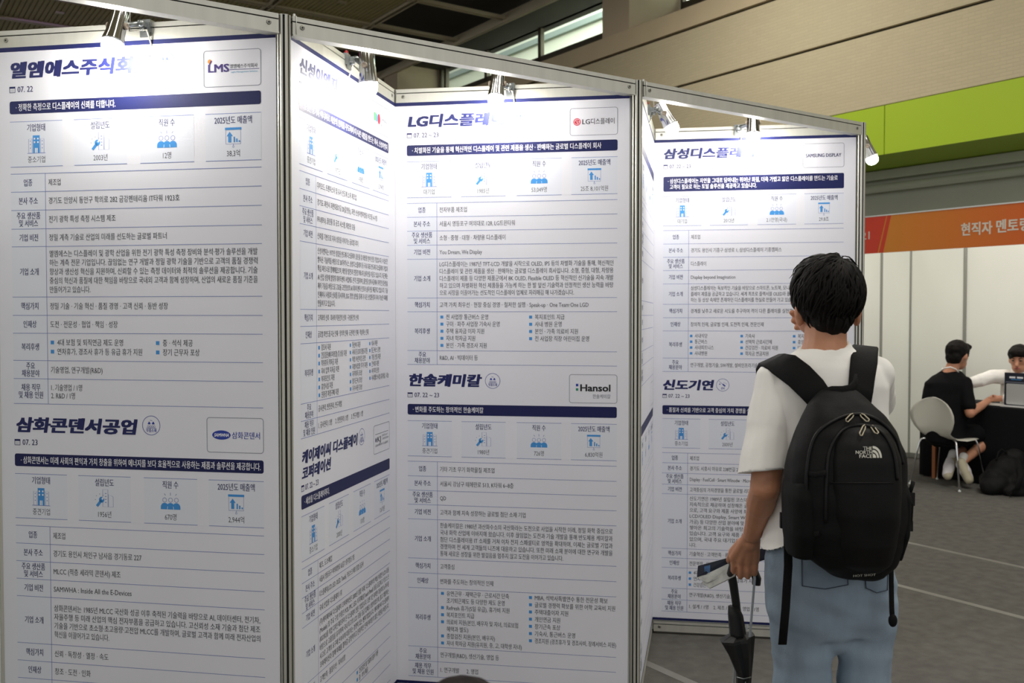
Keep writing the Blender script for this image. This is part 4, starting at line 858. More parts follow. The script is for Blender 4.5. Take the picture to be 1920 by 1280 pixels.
for x, y, dx, dy in ((1600, 776, -12, 12), (1614, 776, 13, 12), (1622, 797, -8, 17), (1634, 797, 10, 14)):
    mb = MB(); p, q = surf(x, y, .006), surf(x+dx, y+dy, .012); w = (q-p).cross(Vector((0, 1, 0))).normalized()*.0042
    mb.tube([p-w*.4, p.lerp(q, .25)-w, q-w, q+(q-p)*.12, q+w, p.lerp(q, .25)+w, p+w*.4], .0014, pullm, 6); child(mb.build('zip_pull', None), pack)
mb = MB(); vs = [(1571, 846), (1689, 846)]
mb.tube([surf(x, 905, .0015) for x in range(1556, 1682, 6)], .0016, zipm, 6); child(mb.build('pocket_seam', None), pack)
mb = MB()                                                # lettering and dome mark on the front pocket
for t, y, w in (('THE', 843.5, 17), ('NORTH', 850.8, 31), ('FACE', 858, 24)): drape_text(mb, pb, t, 1635.5, y, 9.4, w, logom, .002, .02, 'R')
for r0, r1 in ((0, 6.2), (8.0, 11.6), (13.4, 17)):
    pts = [(1636.5+r1*math.cos(a), 858-r1*1.3*math.sin(a)) for a in [math.pi/2*k/12 for k in range(13)]]
    if r0: pts2 = [(1636.5+r0*math.cos(a), 858-r0*1.3*math.sin(a)) for a in [math.pi/2*k/12 for k in range(13)]]; n = 13; drape(mb, pb, pts+pts2, [(i, i+1, n+i+1, n+i) for i in range(12)], logom, .002)
    else: drape(mb, pb, [(1636.5, 858)]+pts, [(0, i, i+1) for i in range(1, 13)], logom, .002)
child(mb.build('chest_lettering', None, fix=False), pack)
mb = MB(); drape_text(mb, pb, 'HOT SHOT', 1600, 1081.5, 6, 42, logom, .002, .02, 'L', .06); child(mb.build('base_lettering', None, fix=False), pack)
# shoulder straps lie on the shirt
sb = bvh_of(shirt)
def on_shirt(x, y, off): return surf(x, y, off, sb)
Lp = [at(1541, 752, 2.335), on_shirt(1522, 728, .014), on_shirt(1498, 704, .013), on_shirt(1474, 686, .012), at(1455, 677, 2.452), at(1443, 676, 2.50), at(1440, 690, 2.555), at(1442, 740, 2.60), at(1446, 830, 2.60), at(1452, 930, 2.56)]
wl = Vector((-.62, 0, -.55)).cross(Vector((0, -1, 0))); mb = MB()
mb.strap([(p, (.62, .10, .72) if i < 4 else (.8, -.1, .4) if i < 6 else (1, 0, 0)) for i, p in enumerate(Lp)], [.062, .070, .072, .072, .068, .066, .064, .06, .055, .03], .013, web); child(mb.build('shoulder_strap', None), pack)
Rp = [at(1612, 752, 2.335), on_shirt(1614, 728, .014), on_shirt(1617, 700, .013), on_shirt(1620, 676, .012), at(1621, 660, 2.462), at(1622, 652, 2.505), at(1621, 662, 2.56), at(1622, 700, 2.60), at(1632, 800, 2.60), at(1640, 930, 2.56)]
mb = MB(); mb.strap([(p, (1, .05, -.12)) for p in Rp], [.056, .062, .064, .066, .066, .066, .064, .06, .055, .03], .013, web); child(mb.build('shoulder_strap', None), pack)
mb = MB(); mb.strap([(p, (.1, .3, 1)) for p in (at(1546, 736, 2.33), at(1560, 731, 2.312), at(1580, 731, 2.306), at(1596, 728, 2.312), at(1604, 718, 2.325), at(1606, 706, 2.34))], .02, .006, web); child(mb.build('grab_handle', None), pack)
for pts, w, lab in (([(1476, 962, 2.34), (1477, 1000, 2.325), (1478, 1060, 2.315), (1473, 1140, 2.31), (1467, 1208, 2.315)], .022, 'hip_belt_strap'), ([(1671, 1040, 2.30), (1671, 1090, 2.31), (1672, 1140, 2.315), (1674, 1170, 2.315)], .013, 'hip_belt_strap')):
    mb = MB(); mb.strap([(at(*p), (1, .15, 0)) for p in pts], w, .003, web)
    if w < .02: q = at(1674, 1163, 2.312); mb.ball(q, (.011, .008, .016), web)
    child(mb.build(lab, None), pack)
for x, y, Y, s_ in ((1489, 852, 2.30, 1), (1472, 975, 2.35, 1.2), (1706, 935, 2.30, 1), (1704, 985, 2.30, .8)):
    mb = MB(); c = at(x, y, Y); mb.box((-.010*s_, -.006, -.016*s_), (.010*s_, .006, .016*s_), zipm, Matrix.Translation(c)); mb.tube([c+Vector((0, 0, .016*s_)), c+Vector((.012*s_, .01, .04*s_))], .005, web, 6); child(mb.build('buckle', None), pack)
mb = MB(); mb.strap([(at(*p), (0, .3, 1)) for p in ((1478, 930, 2.31), (1484, 985, 2.29), (1505, 1005, 2.235), (1535, 1000, 2.18))], .012, .003, web); child(mb.build('compression_strap', None), pack)
mb = MB(); mb.strap([(at(*p), (0, .3, 1)) for p in ((1487, 866, 2.29), (1500, 884, 2.225), (1530, 890, 2.175), (1548, 886, 2.16))], .012, .003, web); child(mb.build('compression_strap', None), pack)
mb = MB(); mb.tube([at(1476, 884, 2.40), at(1468, 915, 2.36), at(1474, 950, 2.345), at(1478, 972, 2.345)], .003, web, 6); child(mb.build('side_cord', None), pack)
mb = MB(); mb.tube([at(1700, 930, 2.29), at(1710, 945, 2.285), at(1708, 975, 2.285), at(1700, 1000, 2.29)], .004, web, 6); child(mb.build('side_cord', None), pack)
tag(pack, group=None)

# umbrella, brochure and strap in the left hand
umb = empty('folding_umbrella', at(1385, 1270, 2.655), 0, 'closed black umbrella with a hooked handle hanging from the standing man\'s hand', 'umbrella')
hb = mat('black_rubber_handle', (16, 16, 17), .4); cover = mat('black_umbrella_cloth', (12, 12, 13), .6, bump=(30, .3, 3))
U = lambda x, y, dy=0.0: at(x, y, 2.655+dy)
mb = MB(); mb.tube([U(1383, 1160), U(1380, 1130), U(1375, 1095), U(1371, 1075), U(1374, 1060, -.002), U(1388, 1055, -.002), U(1404, 1060), U(1414, 1072), U(1419, 1085), U(1418, 1096)], [.011, .0115, .012, .0122, .0122, .0122, .0122, .0124, .0126, .0118], hb, 12); child(mb.build('hooked_handle', None), umb)
mb = MB()
def urow(y, a, b, d): A, B = U(a, y), U(b, y); return ((A+B)/2, (B.x-A.x)/2, d)
rings = []
for y, a, b, d in [(1136, 1366, 1384, .012), (1152, 1366, 1392, .017), (1185, 1369, 1397, .022), (1192, 1369, 1398, .024)]:
    c, w, d = urow(y, a, b, d); rings.append([c + Vector((w*(1+.10*(k % 2))*math.cos(2*math.pi*k/16), d*(1+.25*(k % 2))*math.sin(2*math.pi*k/16), 0)) for k in range(16)])
mb.loft(rings, cover); child(mb.build('rolled_cloth', None), umb)
mb = MB(); rings = []
for y, a, b, d, sk in [(1186, 1372, 1402, .014, 0), (1194, 1351, 1413, .034, 9), (1199, 1353, 1413, .036, 8), (1225, 1366, 1411, .034, 3), (1262, 1381, 1408, .025, 0), (1300, 1382, 1406, .02, 0), (1360, 1386, 1404, .017, 0), (1500, 1392, 1404, .01, 0)]:
    c, w, d = urow(y, a, b, d); r = []
    for k in range(16):
        an = 2*math.pi*k/16; x = w*(1+.06*(k % 2))*math.cos(an); zoff = -(x/w)*sk*-.0012
        r.append(c + Vector((x, d*(1+.2*(k % 2))*math.sin(an), zoff)))
    rings.append(r)
mb.loft(rings[::-1], cover, False); child(mb.build('folded_canopy', None), umb)
mb = MB(); mb.tube([U(1397, 1490), U(1399, 1560)], .004, steel, 8); mb.tube([U(1377, 1145), U(1379, 1130)], .006, steel, 8); child(mb.build('shaft', None), umb)
tieb = mat('umbrella_tie', (40, 40, 42), .4); mb = MB(); mb.tube([U(1381, 1269, -.026), U(1394, 1272, -.032), U(1408, 1269, -.026)], .0016, STEEL(), 6); child(mb.build('closing_tie', None), umb)
coverp = mat('glossy_leaflet_cover', (16, 22, 38), .6, spec=.2, var=(25, .5, 2)); pagep = mat('leaflet_page', (158, 160, 156), .6, var=(40, .2, 3))  # page colour greyed to hold the shade lying on the paper
bro = empty('folded_leaflet', at(1370, 1060, 2.66), 0, 'folded leaflet with a dark cover held in the standing man\'s left hand', 'leaflet')
def sheet(pts, material, name, th=.0016):
    P_ = [at(*p) for p in pts]; n = (P_[1]-P_[0]).cross(P_[2]-P_[0]).normalized()*th; mb = MB(); k = len(P_)
    vs = [p+n for p in P_]+[p-n for p in P_]; mb.add(vs, [tuple(range(k)), tuple(range(2*k-1, k-1, -1))]+[(i, (i+1) % k, k+(i+1) % k, k+i) for i in range(k)], material); return child(mb.build(name, None), bro)
sheet([(1307, 1081, 2.70), (1309, 1061, 2.72), (1372, 1044, 2.685), (1438, 1026, 2.66), (1437, 1048, 2.64), (1372, 1066, 2.665)], coverp, 'cover')
sheet([(1307, 1082, 2.70), (1332, 1072, 2.69), (1388, 1046, 2.668), (1384, 1068, 2.652), (1326, 1092, 2.672)], pagep, 'page')
sheet([(1315, 1092, 2.685), (1390, 1050, 2.66), (1378, 1080, 2.640), (1331, 1103, 2.66)], pagep, 'page')
photo = mat('printed_photo_blue', (40, 84, 130), .35, var=(60, .6, 2)); mb = MB()
q = [at(1320, 1061, 2.708), at(1331, 1058, 2.702), at(1331, 1075, 2.69), at(1320, 1079, 2.695)]; mb.add([p+Vector((0, -.004, 0)) for p in q], [(0, 1, 2, 3)], photo); child(mb.build('printed_photo', None, fix=False), bro)
clear = mat('clear_vinyl_strap', (186, 192, 196), .2, spec=.6)
rib = empty('vinyl_strap', at(1410, 1090, 2.63), 0, 'narrow clear vinyl strap hanging from the standing man\'s hand beside the umbrella', 'strap')
mb = MB(); mb.strap([(at(x, y, 2.632), (1, .2, 0)) for x, y in ((1413, 1062), (1415, 1085), (1412, 1120), (1408, 1168), (1403, 1230), (1397, 1300))], .0075, .0012, clear); child(mb.build('strap_band', None), rib)
mb = MB(); mb.strap([(at(x, y, 2.70), (1, .2, 0)) for x, y in ((1402, 1170), (1390, 1205), (1379, 1240), (1375, 1285), (1374, 1340))], .0075, .0012, clear); child(mb.build('strap_band', None), rib)

# ------------------------------------------------------------------ consultation booth in the background
def bpl(x, y, a):
    """(b, z) of the place seen at photo pixel (x, y) on the plane a = const"""
    o = Vector((0, 0, CAMH)); d = at(x, y, 1.0)-o; k = a/(ADIR.dot(d)); p = o + d*k; return BDIR.dot(p), p.z
FR = AB - math.pi/2                                      # frame of things facing the aisle: local x runs to the right along the wall, y away from us
FA = 7.85; fb0 = 6.3
def fx(x, y=430): return fb0 - bpl(x, y, FA)[0]
fas = empty('booth_fascia', ab(FA, fb0, 0), FR, 'long orange and red fascia board with white lettering over the consultation booth', 'fascia board')
fasm = bpy.data.materials.new('orange_print'); fasm.use_nodes = True; nt = fasm.node_tree; b_ = nt.nodes['Principled BSDF']
tc = nt.nodes.new('ShaderNodeTexCoord'); sx = nt.nodes.new('ShaderNodeSeparateXYZ'); rp = nt.nodes.new('ShaderNodeValToRGB'); mr = nt.nodes.new('ShaderNodeMapRange')
nt.links.new(tc.outputs['Object'], sx.inputs[0]); nt.links.new(sx.outputs[0], mr.inputs[0]); mr.inputs[1].default_value = fx(1650); mr.inputs[2].default_value = fx(1930)
rp.color_ramp.elements[0].color = lin((226, 142, 36)); rp.color_ramp.elements[1].color = lin((220, 102, 28)); nt.links.new(mr.outputs[0], rp.inputs[0]); nt.links.new(rp.outputs[0], b_.inputs['Base Color']); b_.inputs['Roughness'].default_value = .4
redf = mat('vermilion_print', (222, 62, 30), .4); wl_ = mat('fascia_lettering', (232, 224, 208), .5); Z0, Z1 = 2.165, 2.505
mb = MB(); mb.box((0, 0, Z0), (8.5, .03, Z1), fasm); mb.box((0, -.004, Z1), (8.5, .034, Z1+.012), white); mb.build('board', fas)
mb = MB()
def slant(x0, x1, xb0, xb1, m, d): poly(mb, [(fx(xb0, 472), Z0), (fx(xb1, 472), Z0), (fx(x1, 405), Z1), (fx(x0, 405), Z1)], m, d)
poly(mb, [(0, Z0), (fx(1645.5, 472), Z0), (fx(1662, 405), Z1), (0, Z1)], redf, .001); slant(1664, 1671, 1648, 1656, redf, .001); mb.build('red_end', fas, fix=False)
mb = MB(); b1, z1 = bpl(1802, 441, FA); write(mb, '현직자', fx(1802), z1+.004, .118, wl_, .002, fit=fx(1861)-fx(1802), bold=.03); write(mb, '멘토링', fx(1868), z1+.008, .118, wl_, .002, fit=fx(1931)-fx(1868), bold=.03); mb.build('lettering', fas, fix=False)
mb = MB(); write(mb, '21', fx(1616), bpl(1620, 449, FA)[1], .105, wl_, .002, fit=fx(1631)-fx(1616), bold=.012); mb.build('booth_number', fas, fix=False)
bw = mat('booth_white_panel', (232, 234, 226), .5, var=(1.5, .025)); alud = mat('dull_aluminium', (150, 152, 144), .45, .5)
BA = 9.6; cb = bpl(1705, 700, BA)[0]
def booth_panel(p, q, label):
    d = q-p; L = d.length; r = empty('booth_wall', (p.x, p.y, 0), math.atan2(d.y, d.x), label, 'booth wall', 'white walls of the consultation booth')
    mb = MB(); mb.box((.015, -.003, .05), (L-.015, .003, 2.46), bw); mb.build('infill_board', r)
    for z0, z1, nm in ((.012, .062, 'bottom_rail'), (2.44, 2.5, 'top_rail')): mb = MB(); mb.box((.018, -.016, z0), (L-.018, .016, z1), alud); mb.build(nm, r)
    mb = MB(); mb.prism(circ(0, 0, .02, 8), 0, 2.5, alud); mb.build('post', r)
s1 = bpl(1808, 700, BA)[0]; step = .62
cuts_b = [cb, s1, s1-.99, s1-1.98, s1-2.97, s1-3.96]
for i in range(5): booth_panel(ab(BA, cuts_b[i]), ab(BA, cuts_b[i+1]), ['white booth wall panel behind the seated man in black', 'white booth wall panel behind the man in the white shirt', 'booth wall panel right of the picture', 'booth wall panel farther right of the picture', 'last booth wall panel beyond the right edge'][i])
o0 = Vector((0, 0, CAMH)); d0 = at(1650, 700, 1)-o0; k = cb/BDIR.dot(d0); sa = ADIR.dot(d0*k)
for a0, a1, lab in ((FA+.09, sa, 'white side panel of the booth next to the free end of the posters'), (sa, BA, 'narrow white side panel of the booth in its far corner')): booth_panel(ab(a0, cb), ab(a1, cb), lab)

# table, cloth and what lies on it
TB0, TB1, TA0, TA1 = 5.46, 3.3, 8.63, 9.15
wood = mat('orange_wood', (170, 104, 56), .5, var=(20, .2), stretch=(1, 1, .1))
tb = empty('table', ab(TA0, TB0, 0), FR, 'consultation table hidden under a black cloth, one orange wooden leg showing', 'table')
W_ = TB0-TB1; D_ = TA1-TA0
mb = MB(); mb.box((.01, .01, .71), (W_-.01, D_-.01, .735), wood); mb.build('tabletop', tb)
lx = TB0 - bpl(1752, 860, TA0-.035)[0]
for x, y in ((lx, -.035), (W_-.1, .06), (.1, D_-.08), (W_-.1, D_-.08)): mb = MB(); mb.box((x-.016, y-.016, 0), (x+.016, y+.016, .71), wood); mb.build('leg', tb)
cl = mat('black_table_cloth', (16, 17, 20), .85, spec=.2); mb = MB(); n = 90; top = []; bot = []
per = [(0, 0), (W_, 0), (W_, D_), (0, D_)]; tot = 2*(W_+D_)
for k in range(n):
    s_ = tot*k/n
    for i in range(4):
        a, b = Vector(per[i]), Vector(per[(i+1) % 4]); l = (b-a).length
        if s_ <= l: p = a+(b-a)*s_/l; nn = Vector(((b-a).y, -(b-a).x)).normalized(); break
        s_ -= l
    w = .012*math.sin(k*1.9)+.008*math.sin(k*.7); top.append(Vector((p.x, p.y, .745))); bot.append(Vector((p.x+nn.x*w, p.y+nn.y*w, .012)))
mb.loft([bot, [t.lerp(b, .5)+Vector((0, 0, 0)) for t, b in zip(top, bot)], [t+Vector((0, 0, -.02)) for t in top], top], cl)
tag(mb.build('tablecloth', loc=ab(TA0, TB0, 0), rot=(0, 0, FR)), 'black floor-length tablecloth over the consultation table', 'tablecloth')
def tabpt(x, y, z):                                      # point at table height seen at a pixel
    o = Vector((0, 0, CAMH)); d = at(x, y, 1.0)-o; k = (z-CAMH)/d.z; return o+d*k
mb = MB(); P4 = [ab(TA0+.05, 4.93, 0), ab(TA0+.05, 4.62, 0), ab(TA0+.26, 4.62, 0), ab(TA0+.26, 4.93, 0)]
vs = [p+Vector((0, 0, .7465)) for p in P4]+[p+Vector((0, 0, .7495)) for p in P4]; mb.add(vs, [(0, 3, 2, 1), (4, 5, 6, 7), (0, 1, 5, 4), (1, 2, 6, 5), (2, 3, 7, 6), (3, 0, 4, 7)], mat('white_paper_sheets', (222, 222, 218), .6))
tag(mb.build('paper_sheets'), 'white papers lying on the black tablecloth under the men\'s hands', 'papers')
sg = empty('table_sign', ab(TA0+.06, 4.655, .746), FR, 'upright dark blue table sign with a pale square, on the black tablecloth', 'table sign')
sgm = mat('dark_sign_board', (16, 22, 40), .3, var=(9, .3)); mb = MB(); mb.box((0, -.002, .012), (.235, .002, .312), sgm); mb.build('board', sg)
mb = MB(); poly(mb, rrect_pts(.018, .022, .217, .212, .012), mat('pale_grey_print', (176, 178, 176), .5), .003); mb.build('pale_square', sg, fix=False)
mb = MB(); rect(mb, .045, .262, .10, .278, winkk, .003); rect(mb, .115, .262, .17, .278, winkk, .003); rect(mb, .06, .248, .155, .254, blue, .003); rect(mb, .012, .222, .205, .228, greyi, .003); mb.build('header_print', sg, fix=False)
mb = MB(); mb.box((-.012, -.05, 0), (.23, .05, .012), mat('white_acrylic', (226, 226, 224), .25)); mb.build('foot', sg)

# white shell chair
chw = mat('white_chair_shell', (222, 220, 206), .35, spec=.5)
ch = empty('shell_chair', ab(8.33, 4.98, 0), FR, 'white shell chair with a round back and chrome legs, under the man in black', 'chair')
prof = [(.20, .440, .165), (.19, .452, .185), (.10, .452, .205), (-.03, .447, .200), (-.11, .455, .165), (-.16, .482, .140), (-.188, .522, .150), (-.205, .575, .190), (-.217, .635, .214), (-.226, .69, .214), (-.234, .745, .190), (-.239, .785, .152), (-.2425, .810, .112), (-.2445, .825, .074), (-.2455, .832, .045), (-.246, .836, .012)]
mb = MB(); rings = []
for i, (y, z, w) in enumerate(prof):
    a, b = prof[max(i-1, 0)], prof[min(i+1, len(prof)-1)]; t = Vector((0, b[0]-a[0], b[1]-a[1])).normalized(); nn = Vector((1, 0, 0)).cross(t); ring = []
    cur = .05 if z > .5 else .012
    for sgn in (1, -1):
        for k in range(13):
            u = -1+2*k/12; u = u*sgn
            base = Vector((w*u, y, z)) - nn*(-cur*(u*u)*(w/.2)); ring.append(base + nn*(sgn*.006*(1-u**8*.8)))
    rings.append(ring)
mb.loft(rings, chw); mb.build('shell', ch)
for sx_, sy_ in ((-1, -1), (1, -1), (-1, 1), (1, 1)):
    mb = MB(); f = Vector((sx_*.245, sy_*.225, 0)); mb.tube([(sx_*.04, sy_*.05, .437), (sx_*.15, sy_*.145, .437), (sx_*.172, sy_*.163, .428), (sx_*.182, sy_*.172, .40), f+Vector((0, 0, .012))], .0085, chrome, 10)
    lg = mb.build('leg', ch); mb = MB(); mb.lathe([(.0001, 0), (.012, 0), (.012, .012), (.0001, .014)], white, 10, Matrix.Translation(f)); mb.build('foot_cap', lg)
mb = MB(); mb.lathe([(.0001, .43), (.07, .43), (.07, .442), (.0001, .442)], steel, 20); mb.build('seat_plate', ch)

# man in black on the chair
m2 = empty('person', (ab(8.33, 4.98).x, ab(8.33, 4.98).y, 0), 0, 'seated man in a black t-shirt and black shorts, seen from behind at the table', 'person')
F = ADIR.copy(); Rr = -BDIR; K = 1/201.0
def hd(mb, c, f, mt, s=1.0):                             # head with jaw, nose, ears
    f = Vector(f).normalized(); r = f.cross(Vector((0, 0, 1))).normalized(); yaw = math.atan2(f.y, f.x); M = Matrix.Rotation(yaw, 4, 'Z') @ Matrix.Rotation(-math.asin(max(-1, min(1, f.z))), 4, 'Y'); q = M.to_3x3()
    mb.ball(c, (.096*s, .076*s, .10*s), mt, 18, 12, M); mb.ball(c + q @ Vector((.034*s, 0, -.066*s)), (.064*s, .056*s, .058*s), mt, 16, 10, M); mb.ball(c + q @ Vector((.06*s, 0, -.098*s)), (.026*s, .03*s, .02*s), mt, 12, 8, M)
    rc(mb, c + q @ Vector((.088*s, 0, .0)), .011*s, c + q @ Vector((.106*s, 0, -.036*s)), .015*s, mt, 8)
    for sg_ in (-1, 1): mb.ball(c + q @ Vector((-.004, sg_*.077*s, -.018*s)), (.02*s, .01*s, .031*s), mt, 10, 8, M)
    return q
def face(parent, c, q, s=1.0):
    for sg_ in (-1, 1):
        mb = MB(); mb.ball(c + q @ Vector((.0875*s, sg_*.031*s, .004)), (.008*s, .013*s, .0055*s), eyem, 10, 8, q.to_4x4()); child(mb.build('eye'), parent)
        mb = MB(); mb.tube([c + q @ Vector((.094*s, sg_*.016*s, .022*s)), c + q @ Vector((.092*s, sg_*.034*s, .028*s)), c + q @ Vector((.078*s, sg_*.052*s, .022*s))], [.003, .0036, .0018], hair_m, 6); child(mb.build('eyebrow'), parent)
    mb = MB(); mb.ball(c + q @ Vector((.092*s, 0, -.064*s)), (.008*s, .024*s, .0085*s), lipm, 12, 8, q.to_4x4()); child(mb.build('lips'), parent)
hc2 = at(1796, 664, 8.84); mb = MB(); q2 = hd(mb, hc2, (.83, .50, -.2), skin, 1.13)
chain(mb, [(hc2+Vector((-.02, -.01, -.03)), .058), (at(1784, 692, 8.82), .058), (at(1778, 706, 8.82), .075)], skin)
mb.loft([ering(at(1770, y, 8.83), rx, .085) for y, rx in ((790, .11), (765, .12), (730, .12), (712, .085))], skin)
for x0, Y0, x1, Y1, dx in ((1806, 8.70, 1819, 8.64, 0), (1745, 8.98, 1752, 9.05, 0)): pass
chain(mb, [(at(1808, 724, 8.76), .045), (at(1819, 774, 8.66), .046), (at(1841, 760, 8.80), .038), (at(1855, 749, 8.93), .028)], skin)
hnd = at(1860, 747, 8.99); rc(mb, at(1855, 749, 8.93), .03, hnd, .028, skin)
for k in range(4): chain(mb, [(hnd+Vector((.0, .01, .022-.015*k)), .012), (hnd+Vector((.045, .03, .02-.014*k)), .0105), (hnd+Vector((.055, .06, .006-.012*k)), .009)], skin, 8)
chain(mb, [(hnd+Vector((-.01, -.005, .018)), .013), (hnd+Vector((.018, -.002, .028)), .011), (hnd+Vector((.044, .012, .026)), .009)], skin, 8)
chain(mb, [(at(1756, 730, 8.95), .042), (at(1760, 775, 9.15), .045), (at(1830, 762, 9.2), .032)], skin); rc(mb, at(1830, 762, 9.2), .032, at(1840, 758, 9.2), .028, skin)
for (hx, hy, hY), (kx, ky, kY), (axx, ay, aY) in (((1790, 820, 8.80), (1868, 812, 8.98), (1804, 866, 8.74)), ((1760, 820, 8.98), (1850, 815, 9.22), (1785, 860, 8.92))):
    chain(mb, [(at(hx, hy, hY), .085), (at(kx, ky, kY), .062), (at((kx+axx)/2, (ky+ay)/2, (kY+aY)/2), .054), (at(axx, ay, aY), .037)], skin)
child(blob(mb, 'body', skin, .008, 4), m2)
mb = MB(); rows = [(695, 1768, 1801, .075), (705, 1752, 1810, .10), (717, 1735, 1819, .125), (745, 1729, 1819, .13), (780, 1730, 1812, .135), (808, 1733, 1808, .14), (828, 1738, 1806, .135)]
mb.loft([ering(((at(a, y, 8.83).x+at(b, y, 8.83).x)/2, 8.83, at(1775, y, 8.83).z), (at(b, y, 8.83).x-at(a, y, 8.83).x)/2, d, 2.3) for y, a, b, d in reversed(rows)], blackcloth)
chain(mb, [(at(1808, 718, 8.76), .072), (at(1817, 760, 8.68), .064)], blackcloth); chain(mb, [(at(1750, 724, 8.95), .07), (at(1760, 765, 9.06), .062)], blackcloth)
child(blob(mb, 't_shirt', blackcloth, .010, 5, disp=folds(.007, 8, seed=40)), m2)
mb = MB(); mb.tube([at(1766, 694, 8.80), at(1772, 690, 8.75), at(1782, 688, 8.73), at(1792, 692, 8.74), at(1799, 700, 8.78), at(1796, 698, 8.9), at(1782, 690, 8.92), at(1768, 690, 8.88), at(1766, 694, 8.80)], .0065, cotton, 8); child(mb.build('undershirt_collar'), m2)
mb = MB()
for (hx, hy, hY), (kx, ky, kY) in (((1782, 822, 8.80), (1869, 812, 8.98)), ((1760, 822, 8.97), (1852, 815, 9.22))): chain(mb, [(at(hx, hy-4, hY), .105), (at((hx+kx)/2, (hy+ky)/2-3, (hY+kY)/2), .098), (at(kx-4, ky+2, kY), .088)], blackcloth)
mb.ball(at(1768, 815, 8.86), (.18, .15, .10), blackcloth); child(blob(mb, 'shorts', blackcloth, .010, 5, disp=folds(.006, 8, seed=50)), m2)
mb = MB(); Mh = q2.to_4x4(); mb.ball(hc2 + q2 @ Vector((-.016, 0, .034)), (.120, .100, .100), hair_m, 20, 14, Mh); mb.ball(hc2 + q2 @ Vector((-.055, 0, -.03)), (.07, .078, .08), hair_m, 16, 10, Mh); mb.ball(hc2 + q2 @ Vector((.07, 0, .082)), (.055, .08, .04), hair_m, 14, 10, Mh)
child(blob(mb, 'hair', hair_m, .008, 4, disp=lambda co: .006*mnoise.noise(co*32)), m2); face(m2, hc2, q2, 1.13)
for (axx, ay, aY), (tx, ty, tY) in (((1803, 868, 8.74), (1816, 897, 8.66)), ((1783, 862, 8.92), (1776, 889, 8.74))):
    A_, T_ = at(axx, ay, aY), at(tx, ty, tY); mb = MB(); rc(mb, A_ + Vector((.028, .02, .06)), .040, A_, .041, sock_m); child(blob(mb, 'sock', sock_m, .008, 2), m2)
    d = (T_-A_).normalized(); dn = Vector((-.1, -.75, -.55)).normalized(); mb = MB(); chain(mb, [(A_ + Vector((0, .0, -.015)), .052), (A_.lerp(T_, .55), .053), (T_, .044)], shoe_w); sh_ = child(blob(mb, 'shoe', shoe_w, .008, 4), m2)
    mb = MB(); chain(mb, [(A_ + dn*.03 - d*.03, .046), (A_.lerp(T_, .5) + dn*.028, .043), (T_ + dn*.018, .04)], sole_m); s_ = child(blob(mb, 'sole', sole_m, .008, 3), sh_); s_.matrix_parent_inverse = Matrix()

# man in the white shirt across the table
m3 = empty('person', (ab(9.3, 4.45).x, ab(9.3, 4.45).y, 0), 0, 'man in a white long-sleeved shirt leaning over the table, cut by the right edge', 'person')
hc3 = at(1911, 672, 8.92); mb = MB(); q3 = hd(mb, hc3, (-.62, -.74, -.22), skin, 1.06)
chain(mb, [(hc3+Vector((.02, .02, -.03)), .056), (at(1921, 712, 8.98), .06)], skin); mb.loft([ering(at(1917, y, 9.02), rx, .1) for y, rx in ((860, .13), (800, .15), (735, .16), (708, .1))], skin)
chain(mb, [(at(1878, 703, 9.02), .05), (at(1838, 714, 8.98), .042), (at(1806, 722, 9.0), .03)], skin); rc(mb, at(1806, 722, 9.0), .028, at(1795, 726, 9.02), .024, skin)
hw = at(1866, 747, 8.90); chain(mb, [(at(1950, 715, 9.02), .05), (at(1935, 752, 8.88), .042), (at(1885, 747, 8.86), .03), (hw, .03)], skin)
for k in range(4): chain(mb, [(hw+Vector((-.01, -.012+.0*k, .018-.012*k)), .0115), (hw+Vector((-.055, .0, .012-.012*k)), .010), (hw+Vector((-.075, .015, .0-.010*k)), .0085)], skin, 8)
chain(mb, [(hw+Vector((.0, -.01, .02)), .012), (hw+Vector((-.03, -.02, .035)), .010)], skin, 8)
for s_ in (-1, 1): chain(mb, [(ab(9.3, 4.45+s_*.1, .5), .08), (ab(9.02, 4.45+s_*.1, .5), .065), (ab(9.1, 4.45+s_*.1, .08), .045), (ab(9.02, 4.45+s_*.1, .05), .04)], skin)
child(blob(mb, 'body', skin, .0075, 4, cuts=[((0, 0, .002), (0, 0, -1))]), m3)
mb = MB(); mb.loft([ering(at(1917, y, Y_), rx, d, 2.3) for y, rx, d, Y_ in ((868, .17, .12, 9.1), (800, .18, .125, 9.06), (745, .20, .12, 9.03), (715, .195, .105, 9.0), (700, .15, .09, 8.99), (692, .085, .075, 8.98))], cotton)
chain(mb, [(at(1884, 706, 9.02), .075), (at(1860, 706, 8.98), .068), (at(1838, 713, 8.96), .062), (at(1812, 720, 8.97), .052)], cotton); chain(mb, [(at(1948, 718, 9.02), .07), (at(1938, 753, 8.88), .062), (at(1905, 749, 8.86), .052), (at(1887, 747, 8.86), .045)], cotton)
child(blob(mb, 'shirt', cotton, .009, 3, disp=folds(.0065, 10, (.6, 1, 1.5), seed=61)), m3)
mb = MB()
for sg_ in (-1, 1):
    a_ = q3 @ Vector((.03, sg_*.05, -.135)); b_2 = q3 @ Vector((.075, sg_*.02, -.16)); c_ = q3 @ Vector((.05, sg_*.09, -.17))
    mb.add([hc3+a_, hc3+b_2, hc3+c_, hc3+a_+Vector((.004, .004, .004)), hc3+b_2+Vector((.004, .004, .004)), hc3+c_+Vector((.004, .004, .004))], [(0, 1, 2), (5, 4, 3), (0, 3, 4, 1), (1, 4, 5, 2), (2, 5, 3, 0)], cotton)
child(mb.build('collar'), m3)
